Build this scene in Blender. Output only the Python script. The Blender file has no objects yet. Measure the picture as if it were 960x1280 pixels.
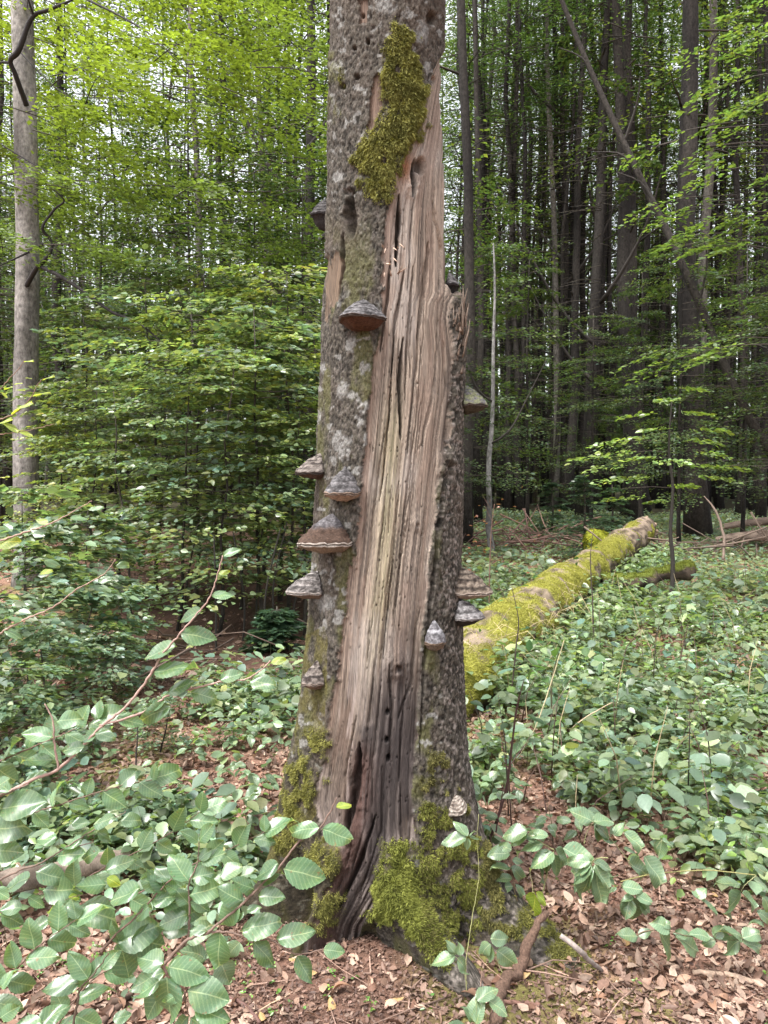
import bpy, math, random
import numpy as np
from mathutils import Matrix, Vector

# ------------------------------------------------------------------ camera, sky, sun, exposure
scene = bpy.context.scene
PITCH = math.radians(2.36)
CAM_Z = 1.55
FPX = 970.0            # focal length in photo pixels (photo 960 x 1280)
cam_data = bpy.data.cameras.new('camera')
cam = bpy.data.objects.new('camera', cam_data)
scene.collection.objects.link(cam)
cam.location = (0, 0, CAM_Z)
cam.rotation_euler = (math.radians(90) - PITCH, 0, 0)
cam_data.sensor_fit = 'HORIZONTAL'
cam_data.sensor_width = 36.0
cam_data.lens = FPX / 960.0 * 36.0
cam_data.clip_start = 0.05
cam_data.clip_end = 2000
scene.camera = cam

SUN_EL, SUN_AZ = math.radians(64), math.radians(-125)   # azimuth from +Y towards +X
world = bpy.data.worlds.new('World')
scene.world = world
world.use_nodes = True
wn, wl = world.node_tree.nodes, world.node_tree.links
wn.clear()
sky = wn.new('ShaderNodeTexSky')
sky.sky_type = 'NISHITA'
sky.sun_disc = False
sky.sun_elevation = SUN_EL
sky.sun_rotation = SUN_AZ
sky.dust_density = 4.0
sky.air_density = 1.0
hs = wn.new('ShaderNodeHueSaturation')
hs.inputs['Saturation'].default_value = 0.20
bg = wn.new('ShaderNodeBackground')
bg.inputs['Strength'].default_value = 0.15
wo = wn.new('ShaderNodeOutputWorld')
wl.new(sky.outputs[0], hs.inputs['Color'])
wl.new(hs.outputs[0], bg.inputs['Color'])
wl.new(bg.outputs[0], wo.inputs['Surface'])

sd = bpy.data.lights.new('sun', 'SUN')
sd.energy = 1.5
sd.angle = math.radians(16)
sd.color = (1.0, 0.97, 0.92)
sun = bpy.data.objects.new('sun', sd)
scene.collection.objects.link(sun)
_s = Vector((math.sin(SUN_AZ) * math.cos(SUN_EL), math.cos(SUN_AZ) * math.cos(SUN_EL), math.sin(SUN_EL)))
sun.rotation_euler = _s.to_track_quat('Z', 'Y').to_euler()
sun.location = (-6, 6, 20)

scene.view_settings.view_transform = 'Standard'
scene.view_settings.look = 'None'
scene.view_settings.gamma = 1.0
scene.view_settings.exposure = 1.9
scene.render.engine = 'CYCLES'
cy = scene.cycles
cy.max_bounces = 9
cy.diffuse_bounces = 6
cy.glossy_bounces = 2
cy.transmission_bounces = 6
cy.transparent_max_bounces = 4
cy.caustics_reflective = False
cy.caustics_refractive = False
cy.sample_clamp_indirect = 6
try:
    cy.use_denoising = True
    cy.denoiser = 'OPENIMAGEDENOISE'
except Exception:
    pass

# ------------------------------------------------------------------ numeric helpers
RNG = np.random.default_rng(11)
random.seed(5)

def _hash(ix, iy, iz, seed):
    h = (ix.astype(np.int64) * 374761393 + iy.astype(np.int64) * 668265263 + iz.astype(np.int64) * 2147483647 + seed * 974634777) & 0xffffffff
    h = ((h ^ (h >> 13)) * 1274126177) & 0xffffffff
    h = ((h ^ (h >> 16)) * 2246822519) & 0xffffffff
    return ((h ^ (h >> 15)) & 0xffffff) / float(0xffffff)

def vnoise(x, y, z=None, seed=0):
    x = np.asarray(x, float); y = np.asarray(y, float)
    z = np.zeros_like(x + y) if z is None else np.asarray(z, float)
    x, y, z = np.broadcast_arrays(x, y, z)
    ix, iy, iz = np.floor(x), np.floor(y), np.floor(z)
    fx, fy, fz = x - ix, y - iy, z - iz
    fx = fx * fx * (3 - 2 * fx); fy = fy * fy * (3 - 2 * fy); fz = fz * fz * (3 - 2 * fz)
    def c(a, b, d): return _hash(ix + a, iy + b, iz + d, seed)
    l0 = (c(0,0,0) * (1-fx) + c(1,0,0) * fx) * (1-fy) + (c(0,1,0) * (1-fx) + c(1,1,0) * fx) * fy
    l1 = (c(0,0,1) * (1-fx) + c(1,0,1) * fx) * (1-fy) + (c(0,1,1) * (1-fx) + c(1,1,1) * fx) * fy
    return l0 * (1-fz) + l1 * fz

def fbm(x, y, z=None, seed=0, oct=4, gain=0.5):
    s, a, t = 0.0, 1.0, 0.0
    for k in range(oct):
        f = 2.03 ** k
        s = s + a * vnoise(np.asarray(x) * f, np.asarray(y) * f, None if z is None else np.asarray(z) * f, seed + k * 17)
        t += a; a *= gain
    return s / t

def sstep(a, b, x):
    t = np.clip((x - a) / (b - a), 0, 1)
    return t * t * (3 - 2 * t)

CP, SP = math.cos(PITCH), math.sin(PITCH)
def P(u, v, Y):
    """photo pixel (960 x 1280) and distance along world Y -> world point"""
    x = (u - 480) / FPX; y = -(v - 640) / FPX
    k = Y / (CP + y * SP)
    return np.array([x * k, Y, CAM_Z + (-SP + y * CP) * k])

def proj(p):
    p = np.asarray(p, float)
    x, y, z = p[..., 0], p[..., 1], p[..., 2] - CAM_Z
    f = y * CP - z * SP
    up = y * SP + z * CP
    return 480 + FPX * x / f, 640 - FPX * up / f

def ground_z(x, y):
    x = np.asarray(x, float); y = np.asarray(y, float)
    z = 0.60 * sstep(2.0, 26.0, y) * 0.95
    z = z + 0.22 * (fbm(x * .11 + 5, y * .11 + 9, seed=3, oct=2) - .5) * sstep(3, 9, y)
    z = z + 0.10 * (fbm(x * .7 + 31, y * .7 + 2, seed=4, oct=4) - .5)
    d = np.sqrt((x - .06) ** 2 + (y - 2.72) ** 2)
    z = z + 0.07 * np.exp(-(d / .55) ** 2)
    z = z + 0.02 * (fbm(x * 6, y * 6, seed=8, oct=3) - .5)
    return z

def G(u, v):
    """where the ray through a pixel meets the ground"""
    lo = 1.0
    for Y in np.concatenate([np.arange(1.0, 12, .04), np.arange(12, 60, .3)]):
        p = P(u, v, Y)
        if p[2] <= float(ground_z(p[0], p[1])):
            return p
    return P(u, v, 40)

def in_poly(u, v, poly):
    poly = np.array(poly, float)
    n = len(poly); inside = np.zeros(np.shape(u), bool)
    j = n - 1
    for i in range(n):
        xi, yi = poly[i]; xj, yj = poly[j]
        c = ((yi > v) != (yj > v)) & (u < (xj - xi) * (v - yi) / (yj - yi + 1e-9) + xi)
        inside ^= c
        j = i
    return inside

def unit(a):
    return a / np.maximum(np.linalg.norm(a, axis=-1, keepdims=True), 1e-9)

# ------------------------------------------------------------------ mesh building
def mesh_np(name, V, polys, mats, col=None, smooth=False, midx=None, uv=None):
    """polys: list of (M,k) int arrays; midx: list of material index per array"""
    me = bpy.data.meshes.new(name)
    V = np.asarray(V, np.float32)
    polys = [np.asarray(p, np.int32) for p in polys if len(p)]
    loops = np.concatenate([p.ravel() for p in polys])
    sizes = np.concatenate([np.full(len(p), p.shape[1], np.int32) for p in polys])
    starts = np.concatenate([[0], np.cumsum(sizes)[:-1]]).astype(np.int32)
    me.vertices.add(len(V)); me.vertices.foreach_set('co', V.ravel())
    me.loops.add(len(loops)); me.loops.foreach_set('vertex_index', loops)
    me.polygons.add(len(sizes)); me.polygons.foreach_set('loop_start', starts)
    try: me.polygons.foreach_set('loop_total', sizes)
    except Exception: pass
    if midx is not None:
        mi = np.concatenate([np.full(len(p), m, np.int32) for p, m in zip(polys, midx)])
        me.polygons.foreach_set('material_index', mi)
    if smooth:
        me.polygons.foreach_set('use_smooth', np.ones(len(sizes), bool))
    if col is not None:
        a = me.color_attributes.new('Col', 'FLOAT_COLOR', 'POINT')
        c4 = np.ones((len(V), 4), np.float32); c4[:, :3] = col
        a.data.foreach_set('color', c4.ravel())
    if uv is not None:
        l = me.uv_layers.new(name='UVMap')
        l.data.foreach_set('uv', np.asarray(uv, np.float32)[loops].ravel())
    me.update(calc_edges=True)
    me.validate()
    for m in (mats if isinstance(mats, (list, tuple)) else [mats]):
        me.materials.append(m)
    return me

def link(name, data, parent=None, loc=None):
    o = bpy.data.objects.new(name, data)
    scene.collection.objects.link(o)
    if parent is not None: o.parent = parent
    if loc is not None: o.location = loc
    return o

def tag(o, label=None, cat=None, group=None, kind=None):
    if label: o['label'] = label
    if cat: o['category'] = cat
    if group: o['group'] = group
    if kind: o['kind'] = kind
    return o

def thing(name, label, cat, loc=(0, 0, 0), rz=0.0, group=None):
    o = link(name, None, None, loc); o.rotation_euler = (0, 0, rz)
    o.empty_display_size = .1
    return tag(o, label, cat, group)

class MB:
    def __init__(s): s.V, s.Q, s.T, s.C, s.n = [], [], [], [], 0
    def add(s, V, Q=None, T=None, C=None):
        V = np.asarray(V, float).reshape(-1, 3)
        s.V.append(V)
        if Q is not None and len(Q): s.Q.append(np.asarray(Q) + s.n)
        if T is not None and len(T): s.T.append(np.asarray(T) + s.n)
        C = np.array([.2, .2, .2]) if C is None else np.asarray(C, float)
        s.C.append(np.broadcast_to(C, V.shape) if C.ndim == 1 else C)
        s.n += len(V)
    def tube(s, pts, rad, seg=8, C=None, amp=0.0, seed=0, freq=6.0):
        V, Q, T = tube(pts, rad, seg, amp, seed, freq); s.add(V, Q, T, C); return V
    def mesh(s, name, mat, smooth=False, origin=None):
        V = np.concatenate(s.V)
        if origin is not None: V = V - np.asarray(origin)
        polys = []
        if s.Q: polys.append(np.concatenate(s.Q))
        if s.T: polys.append(np.concatenate(s.T))
        return mesh_np(name, V, polys, mat, np.concatenate(s.C), smooth)
    def build(s, name, mat, parent=None, smooth=False, origin=None, loc=None):
        return link(name, s.mesh(name, mat, smooth, origin), parent, loc)

def resample(pts, rad, n):
    pts = np.asarray(pts, float); rad = np.asarray(rad, float)
    if rad.ndim == 0: rad = np.full(len(pts), float(rad))
    d = np.concatenate([[0], np.cumsum(np.linalg.norm(np.diff(pts, axis=0), axis=1))])
    # smooth (Catmull-Rom) interpolation
    t = np.linspace(0, d[-1], n)
    out = np.zeros((n, 3))
    k = np.clip(np.searchsorted(d, t, side='right') - 1, 0, len(pts) - 2)
    f = ((t - d[k]) / np.maximum(d[k + 1] - d[k], 1e-9))[:, None]
    p0 = pts[np.maximum(k - 1, 0)]; p1 = pts[k]; p2 = pts[k + 1]; p3 = pts[np.minimum(k + 2, len(pts) - 1)]
    out = .5 * ((2 * p1) + (-p0 + p2) * f + (2 * p0 - 5 * p1 + 4 * p2 - p3) * f ** 2 + (-p0 + 3 * p1 - 3 * p2 + p3) * f ** 3)
    return out, np.interp(t, d, rad)

def frames(pts):
    t = unit(np.gradient(pts, axis=0))
    n = np.zeros_like(t); b = np.zeros_like(t)
    ref = np.array([0, 0, 1.]) if abs(t[0][2]) < .9 else np.array([0, -1., 0])
    v = ref - t[0] * ref.dot(t[0]); v /= np.linalg.norm(v)
    for i in range(len(t)):
        v = v - t[i] * v.dot(t[i]); v /= max(np.linalg.norm(v), 1e-9)
        n[i] = v; b[i] = np.cross(t[i], v)
    return t, n, b

def tube(pts, rad, seg=8, amp=0.0, seed=0, freq=6.0):
    pts = np.asarray(pts, float); rad = np.asarray(rad, float)
    if rad.ndim == 0: rad = np.full(len(pts), float(rad))
    t, n, b = frames(pts)
    a = np.linspace(0, 2 * np.pi, seg, endpoint=False)
    ring = n[:, None, :] * np.cos(a)[None, :, None] + b[:, None, :] * np.sin(a)[None, :, None]
    V = pts[:, None, :] + ring * rad[:, None, None]
    if amp:
        d = (fbm(V[..., 0] * freq, V[..., 1] * freq, V[..., 2] * freq, seed=seed, oct=4) - .5) * 2 * amp
        V = V + ring * d[..., None]
    m = len(pts)
    V = np.concatenate([V.reshape(-1, 3), pts[:1], pts[-1:]])
    i = np.arange(m - 1)[:, None] * seg; j = np.arange(seg)[None, :]; j2 = (j + 1) % seg
    Q = np.stack([i + j, i + j2, i + seg + j2, i + seg + j], -1).reshape(-1, 4)
    j = np.arange(seg); j2 = (j + 1) % seg
    T = np.concatenate([np.stack([np.full(seg, m * seg), j2, j], -1), np.stack([np.full(seg, m * seg + 1), (m - 1) * seg + j, (m - 1) * seg + j2], -1)])
    return V, Q, T

def leaves6(c, d, n, L, W, fold, curl=0.0):
    """six-vertex leaves folded on the midrib: (N,3) centres of the leaf base"""
    d = unit(d); s = unit(np.cross(d, n)); n = np.cross(s, d)
    L = L[:, None]; W = W[:, None]; fold = np.broadcast_to(fold, L.shape); curl = np.broadcast_to(curl, L.shape)
    base = c; tip = c + d * L - n * curl * L
    up = n * fold * W
    r1 = c + d * L * .30 + s * W * .48 + up; r2 = c + d * L * .68 + s * W * .38 + up - n * curl * L * .4
    l1 = c + d * L * .30 - s * W * .48 + up; l2 = c + d * L * .68 - s * W * .38 + up - n * curl * L * .4
    V = np.stack([base, r1, r2, tip, l2, l1], 1)
    N = len(c); o = np.arange(N)[:, None] * 6
    Q = np.concatenate([o + np.array([[0, 1, 2, 3]]), o + np.array([[0, 3, 4, 5]])])
    return V.reshape(-1, 3), Q

def leaves14(c, d, n, L, W, fold, curl=0.0):
    d = unit(d); s = unit(np.cross(d, n)); n = np.cross(s, d); L = L[:, None]; W = W[:, None]
    N = len(c); wob = 1 + .12 * np.sin(np.arange(N)[:, None] * 1.7)
    rows = [(.16, .34), (.40, .50), (.66, .42 ), (.88, .17)]
    vs = [c, c + d * L - n * curl * L]
    for side in (1, -1, 0):
        for (t, w) in rows: vs.append(c + d * L * t - n * curl * L * t * t + (s * side * W * w * (wob if side == 1 else 2 - wob) + n * (fold * W * w * 2 + .03 * L * math.sin(t * 9 + side)) if side else 0))
    V = np.stack(vs, 1).reshape(-1, 3); o = np.arange(N)[:, None] * 14
    q, t = [], []
    for a in (2, 6):
        for k in range(3):
            f = [a + k, a + k + 1, 10 + k + 1, 10 + k]; q.append(f if a == 2 else f[::-1])
        f = [0, a, 10]; t.append(f if a == 2 else f[::-1]); f = [a + 3, 1, 13]; t.append(f if a == 2 else f[::-1])
    return V, np.concatenate([o + np.array([x]) for x in q]), np.concatenate([o + np.array([x]) for x in t])
def leaves4(c, d, n, L, W, fold):
    d = unit(d); s = unit(np.cross(d, n)); n = np.cross(s, d)
    L = L[:, None]; W = W[:, None]
    V = np.stack([c, c + d * L * .48 + s * W * .5 + n * fold * W, c + d * L, c + d * L * .48 - s * W * .5 + n * fold * W], 1)
    N = len(c); o = np.arange(N)[:, None] * 4
    T = np.concatenate([o + np.array([[0, 1, 2]]), o + np.array([[0, 2, 3]])])
    return V.reshape(-1, 3), T

def jcol(n, base, amt=.25, hue=.15, rng=RNG):
    base = np.asarray(base, float)
    k = np.exp(rng.normal(0, amt, (n, 1)))
    h = np.exp(rng.normal(0, hue, (n, 1)) * np.array([[1.0, .25, -.6]]))
    return np.clip(base * k * h, 0, .85)

# ------------------------------------------------------------------ materials
def new_mat(name):
    m = bpy.data.materials.new(name); m.use_nodes = True
    nt = m.node_tree; nt.nodes.clear()
    return m, nt.nodes, nt.links

def mat_col(name, rough=.85, spec=.3, nscale=(60, 60, 60), namt=.35, bump=.3, bdist=.003, bscale=None, translucent=0.0, tcol=(1.4, 1.45, .6), fac_obj=0.0):
    """base colour from the 'Col' attribute, broken up by noise"""
    m, N, L = new_mat(name)
    at = N.new('ShaderNodeAttribute'); at.attribute_name = 'Col'
    tc = N.new('ShaderNodeTexCoord')
    mp = N.new('ShaderNodeMapping'); mp.inputs['Scale'].default_value = nscale
    L.new(tc.outputs['Object'], mp.inputs['Vector'])
    nz = N.new('ShaderNodeTexNoise'); nz.inputs['Scale'].default_value = 1.0; nz.inputs['Detail'].default_value = 5; nz.inputs['Roughness'].default_value = .65
    L.new(mp.outputs[0], nz.inputs['Vector'])
    mr = N.new('ShaderNodeMapRange'); mr.inputs['From Min'].default_value = .3; mr.inputs['From Max'].default_value = .7
    mr.inputs['To Min'].default_value = 1 - namt; mr.inputs['To Max'].default_value = 1 + namt
    L.new(nz.outputs['Fac'], mr.inputs['Value'])
    last = mr.outputs[0]
    if fac_obj:
        oi = N.new('ShaderNodeObjectInfo')
        m2 = N.new('ShaderNodeMapRange'); m2.inputs['To Min'].default_value = 1 - fac_obj; m2.inputs['To Max'].default_value = 1 + fac_obj
        L.new(oi.outputs['Random'], m2.inputs['Value'])
        mu = N.new('ShaderNodeMath'); mu.operation = 'MULTIPLY'; L.new(last, mu.inputs[0]); L.new(m2.outputs[0], mu.inputs[1]); last = mu.outputs[0]
    vm = N.new('ShaderNodeVectorMath'); vm.operation = 'SCALE'
    L.new(at.outputs['Color'], vm.inputs[0]); L.new(last, vm.inputs['Scale'])
    bs = N.new('ShaderNodeBsdfPrincipled'); bs.inputs['Roughness'].default_value = rough
    bs.inputs['Specular IOR Level'].default_value = spec
    L.new(vm.outputs[0], bs.inputs['Base Color'])
    if bump:
        mp2 = mp
        if bscale:
            mp2 = N.new('ShaderNodeMapping'); mp2.inputs['Scale'].default_value = bscale; L.new(tc.outputs['Object'], mp2.inputs['Vector'])
        nb = N.new('ShaderNodeTexNoise'); nb.inputs['Scale'].default_value = 1.0; nb.inputs['Detail'].default_value = 6; nb.inputs['Roughness'].default_value = .7
        L.new(mp2.outputs[0], nb.inputs['Vector'])
        bp = N.new('ShaderNodeBump'); bp.inputs['Strength'].default_value = bump; bp.inputs['Distance'].default_value = bdist
        L.new(nb.outputs['Fac'], bp.inputs['Height']); L.new(bp.outputs[0], bs.inputs['Normal'])
    out = N.new('ShaderNodeOutputMaterial')
    if translucent:
        vt = N.new('ShaderNodeVectorMath'); vt.operation = 'MULTIPLY'; vt.inputs[1].default_value = tcol
        L.new(vm.outputs[0], vt.inputs[0])
        tr = N.new('ShaderNodeBsdfTranslucent'); L.new(vt.outputs[0], tr.inputs['Color'])
        mx = N.new('ShaderNodeMixShader'); mx.inputs[0].default_value = translucent
        L.new(bs.outputs[0], mx.inputs[1]); L.new(tr.outputs[0], mx.inputs[2]); L.new(mx.outputs[0], out.inputs['Surface'])
    else:
        L.new(bs.outputs[0], out.inputs['Surface'])
    return m

def mat_leaf_big(name, green, rough=.31, tr=.36):
    """close leaves: pale side veins drawn from the leaf's own coordinates"""
    m, N, L = new_mat(name)
    uv = N.new('ShaderNodeUVMap'); uv.uv_map = 'UVMap'
    sp = N.new('ShaderNodeSeparateXYZ'); L.new(uv.outputs[0], sp.inputs[0])
    def M(op, a, b=None):
        n = N.new('ShaderNodeMath'); n.operation = op
        for i, q in enumerate((a, b)):
            if q is None: continue
            if isinstance(q, (int, float)): n.inputs[i].default_value = q
            else: L.new(q, n.inputs[i])
        return n.outputs[0]
    s = M('ABSOLUTE', M('SUBTRACT', sp.outputs[0], .5))
    ph = M('SUBTRACT', M('MULTIPLY', sp.outputs[1], 9.0), M('MULTIPLY', s, 5.2))
    w = M('POWER', M('ABSOLUTE', M('COSINE', M('MULTIPLY', ph, math.pi))), 10.0)
    mid = M('LESS_THAN', s, .011)
    vein = M('MAXIMUM', M('MULTIPLY', w, .36), mid)
    oi = N.new('ShaderNodeObjectInfo')
    tc = N.new('ShaderNodeTexCoord')
    nz = N.new('ShaderNodeTexNoise'); nz.inputs['Scale'].default_value = 35; nz.inputs['Detail'].default_value = 4
    L.new(tc.outputs['Object'], nz.inputs['Vector'])
    k = M('ADD', M('MULTIPLY', oi.outputs['Random'], .5), M('MULTIPLY', nz.outputs['Fac'], .9))
    k = M('ADD', k, .30)
    c1 = N.new('ShaderNodeMix'); c1.data_type = 'RGBA'
    c1.inputs['A'].default_value = (*green, 1); c1.inputs['B'].default_value = (green[0] * 2.2 + .03, green[1] * 1.7 + .03, green[2] * 2.0 + .01, 1)
    L.new(vein, c1.inputs['Factor'])
    c2 = N.new('ShaderNodeMix'); c2.data_type = 'RGBA'; c2.blend_type = 'MULTIPLY'; c2.inputs['B'].default_value = (1.25, 1.08, .65, 1)
    nz2 = N.new('ShaderNodeTexNoise'); nz2.inputs['Scale'].default_value = 2.2; nz2.inputs['Detail'].default_value = 3
    of = N.new('ShaderNodeVectorMath'); of.operation = 'ADD'; L.new(tc.outputs['Object'], of.inputs[0]); L.new(oi.outputs['Random'], of.inputs[1]); 
    sc_ = N.new('ShaderNodeVectorMath'); sc_.operation = 'SCALE'; sc_.inputs['Scale'].default_value = 1.0; L.new(oi.outputs['Location'], sc_.inputs[0])
    ad = N.new('ShaderNodeVectorMath'); ad.operation = 'ADD'; L.new(sc_.outputs[0], ad.inputs[0]); L.new(of.outputs[0], ad.inputs[1]); L.new(ad.outputs[0], nz2.inputs['Vector'])
    L.new(M('MULTIPLY', M('SUBTRACT', nz2.outputs['Fac'], .45), 2.2), c2.inputs['Factor']); c2.clamp_factor = True
    L.new(c1.outputs['Result'], c2.inputs['A'])
    # brown blemishes
    nz3 = N.new('ShaderNodeTexNoise'); nz3.inputs['Scale'].default_value = 9; nz3.inputs['Detail'].default_value = 2; L.new(ad.outputs[0], nz3.inputs['Vector'])
    c3 = N.new('ShaderNodeMix'); c3.data_type = 'RGBA'; c3.inputs['B'].default_value = (.20, .12, .05, 1); L.new(c2.outputs['Result'], c3.inputs['A'])
    L.new(M('MULTIPLY', M('GREATER_THAN', nz3.outputs['Fac'], .70), .7), c3.inputs['Factor'])
    vm = N.new('ShaderNodeVectorMath'); vm.operation = 'SCALE'; L.new(c3.outputs['Result'], vm.inputs[0]); L.new(k, vm.inputs['Scale'])
    bs = N.new('ShaderNodeBsdfPrincipled'); bs.inputs['Roughness'].default_value = rough; bs.inputs['Specular IOR Level'].default_value = .85
    L.new(vm.outputs[0], bs.inputs['Base Color'])
    vt = N.new('ShaderNodeVectorMath'); vt.operation = 'MULTIPLY'; vt.inputs[1].default_value = (1.9, 1.7, .6); L.new(vm.outputs[0], vt.inputs[0])
    t = N.new('ShaderNodeBsdfTranslucent'); L.new(vt.outputs[0], t.inputs['Color'])
    mx = N.new('ShaderNodeMixShader'); mx.inputs[0].default_value = tr
    out = N.new('ShaderNodeOutputMaterial')
    L.new(bs.outputs[0], mx.inputs[1]); L.new(t.outputs[0], mx.inputs[2]); L.new(mx.outputs[0], out.inputs['Surface'])
    return m

M_WOOD = mat_col('weathered_wood', .85, .2, (420, 420, 7), .5, .8, .003, (520, 520, 11))
M_BARK = mat_col('dead_bark', .92, .2, (170, 170, 120), .5, .9, .006, (230, 230, 170))
M_MOSS = mat_col('moss', .9, .15, (300, 300, 300), .3, 0, translucent=.25, tcol=(1.3, 1.3, .6))
M_MOSSBED = mat_col('moss_bed', .95, .1, (260, 260, 260), .5, .8, .006)
M_SOIL = mat_col('forest_soil', .95, .15, (55, 55, 55), .45, .9, .012, (70, 70, 70))
M_LITTER = mat_col('leaf_litter', .6, .35, (120, 120, 120), .25, 0, translucent=.12, tcol=(1.4, 1.0, .7))
M_LEAF = mat_col('leaf_green', .36, .8, (90, 90, 90), .15, 0, translucent=.40, fac_obj=.12)
M_LEAFFAR = mat_col('leaf_canopy', .5, .4, (3, 3, 3), .3, 0, translucent=.45, fac_obj=.2)
M_TWIG = mat_col('twig_bark', .8, .3, (90, 90, 90), .3, .3, .002)
M_TRUNK = mat_col('living_bark', .9, .2, (22, 22, 14), .6, .8, .02, (60, 60, 25), fac_obj=.18)
M_FUNGUS = mat_col('bracket_fungus', .85, .2, (150, 150, 190), .5, .8, .004)
M_LEAFBIG = mat_leaf_big('beech_leaf', (.090, .172, .085))
M_LEAFDARK = mat_leaf_big('bramble_leaf', (.105, .175, .095), .40, .25)
M_LEAFLIME = mat_leaf_big('lime_leaf', (.20, .29, .05), .5, .5)
# ------------------------------------------------------------------ ground
def axis(a0, a1, step, far, growth=1.13):
    mid = np.arange(a0, a1 + 1e-6, step)
    out, s, x = [], step, a1
    while x < far: s *= growth; x += s; out.append(x)
    lo, s, x = [], step, a0
    while x > -far: s *= growth; x -= s; lo.append(x)
    return np.concatenate([lo[::-1], mid, out])
gx = axis(-2.6, 2.6, .022, 320); gy = axis(1.1, 6.0, .022, 320)
GX, GY = np.meshgrid(gx, gy)
GZ = ground_z(GX, GY)
near = np.exp(-((GX) ** 2 + (GY - 3) ** 2) / 9)
GZ = GZ + near * .014 * (fbm(GX * 45, GY * 45, seed=21, oct=3) - .5)
ny, nx = GX.shape
V = np.stack([GX, GY, GZ], -1).reshape(-1, 3)
i = np.arange(ny - 1)[:, None] * nx; j = np.arange(nx - 1)[None, :]
Q = np.stack([i + j, i + j + 1, i + nx + j + 1, i + nx + j], -1).reshape(-1, 4)
n1 = fbm(V[:, 0] * 1.5, V[:, 1] * 1.5, seed=30)[:, None]; n2 = fbm(V[:, 0] * 14, V[:, 1] * 14, seed=31)[:, None]; n3 = vnoise(V[:, 0] * 70, V[:, 1] * 70, seed=32)[:, None]
soil = np.array([.095, .052, .038]) * (1 - n2) * 1.6 + np.array([.22, .13, .095]) * n2 * 1.1
soil = soil * (.6 + .8 * n3)
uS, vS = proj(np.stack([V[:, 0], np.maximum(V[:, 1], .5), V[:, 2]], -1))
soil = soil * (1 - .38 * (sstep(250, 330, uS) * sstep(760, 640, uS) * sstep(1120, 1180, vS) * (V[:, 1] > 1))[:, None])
mossy = sstep(.60, .72, n1 + .25 * (n2 - .5))
d = np.sqrt((V[:, 0] - .25) ** 2 + (V[:, 1] - 2.5) ** 2)[:, None]
mossy = np.maximum(mossy * .6, sstep(.62, .30, d + .3 * (n2 - .5)) * .6 * sstep(.0, .25, V[:, :1]))
soil = soil * (1 - mossy) + np.array([.12, .13, .03]) * mossy
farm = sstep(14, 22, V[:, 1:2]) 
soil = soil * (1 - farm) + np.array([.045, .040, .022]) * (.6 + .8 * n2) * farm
hollow_shade = (sstep(110, 170, uS) * sstep(420, 390, uS) * sstep(700, 740, vS) * sstep(885, 850, vS) * (V[:, 1] > 1))[:, None]
soil = soil * (1 - .6 * hollow_shade)  # shade under the left thicket, painted into the soil colour
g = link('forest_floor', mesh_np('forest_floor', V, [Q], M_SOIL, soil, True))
tag(g, 'reddish brown forest floor of crumbled wood and soil', 'ground', kind='structure')

# ------------------------------------------------------------------ the dead snag
CYT, = (2.75,)
SIL = [(-260, 420, 556), (-100, 417, 556), (0, 414, 557), (100, 412, 555), (200, 410, 557), (300, 407, 560), (355, 405, 562), (372, 404, 563), (395, 403, 564), (450, 402, 566), (500, 399, 568), (600, 396, 571), (700, 392, 575), (800, 386, 577), (870, 381, 577), (900, 378, 578), (950, 370, 580), (1000, 366, 583), (1200, 360, 586)]
sv = np.array([P(480, s[0], CYT)[2] for s in SIL])
sl = np.array([P(s[1], s[0], CYT)[0] for s in SIL]); sr = np.array([P(s[2], s[0], CYT)[0] for s in SIL])
o_ = np.argsort(sv); sv, sl, sr = sv[o_], sl[o_], sr[o_]

zs = np.concatenate([np.arange(-.16, 3.35, .0048), np.arange(3.36, 4.4, .03)])
ph_front = np.arange(-1.85, 1.85, .0105)
ph_back = np.linspace(1.85, 2 * np.pi - 1.85, 60)[:-1]
phs = np.concatenate([ph_front, ph_back])
Z, PH = np.meshgrid(zs, phs, indexing='ij')
PHw = (PH + np.pi) % (2 * np.pi) - np.pi

def snag_base(Z, PHw):
    xl = np.interp(Z, sv, sl); xr = np.interp(Z, sv, sr)
    w = (xr - xl) / 2; cx = (xl + xr) / 2
    zz = np.maximum(Z, -.06)
    def lobe(A, hz, sg, p0, tw=0.0, zmax=.5, pw=1.0):
        c = p0 + tw * np.clip(Z, 0, zmax)
        dd = (PHw - c + np.pi) % (2 * np.pi) - np.pi
        return A * np.exp(-(np.maximum(zz + .06, 0) / hz) ** pw) * np.exp(-(dd / sg) ** 2)
    lob = lobe(.46, .17, .17, .56, -1.65, .42) + lobe(.50, .13, .26, 1.10, -.2) + lobe(.20, .42, .5, 1.12, -.5)
    lob = lob + lobe(.22, .16, .13, -.72, 1.0, .4) + lobe(.125, .42, .30, -1.42) + lobe(.16, .15, .24, -1.62)
    lob = lob + lobe(.35, .2, .4, 2.5) + lobe(.3, .2, .4, -2.5)
    lob = lob - .15 * np.exp(-((Z - .08) / .15) ** 2) * np.exp(-((PHw + 1.0) / .17) ** 2)
    lob = lob - .13 * np.exp(-((Z + .02) / .11) ** 2) * np.exp(-((PHw + .12) / .22) ** 2)
    lob = lob - .13 * np.exp(-((Z - .02) / .16) ** 2) * np.exp(-((PHw - .80) / .11) ** 2)
    # the thick bark ledge standing out on the right below the splintered shoulder
    za, zb, zc = (P(480, q, 2.75)[2] for q in (374, 600, 720))
    rag = .09 * (fbm(PHw * 16, Z * 0, seed=44, oct=3) - .5)
    lob = lob + (.020 * sstep(zc, zb, Z) + .034 * sstep(zb, za, Z)) * sstep(za + .035, za - .03, Z + rag) * np.exp(-(np.clip(np.abs(PHw - 1.55) - .25, 0, 9) / .22) ** 2)
    r = w + lob
    return cx, r

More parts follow.
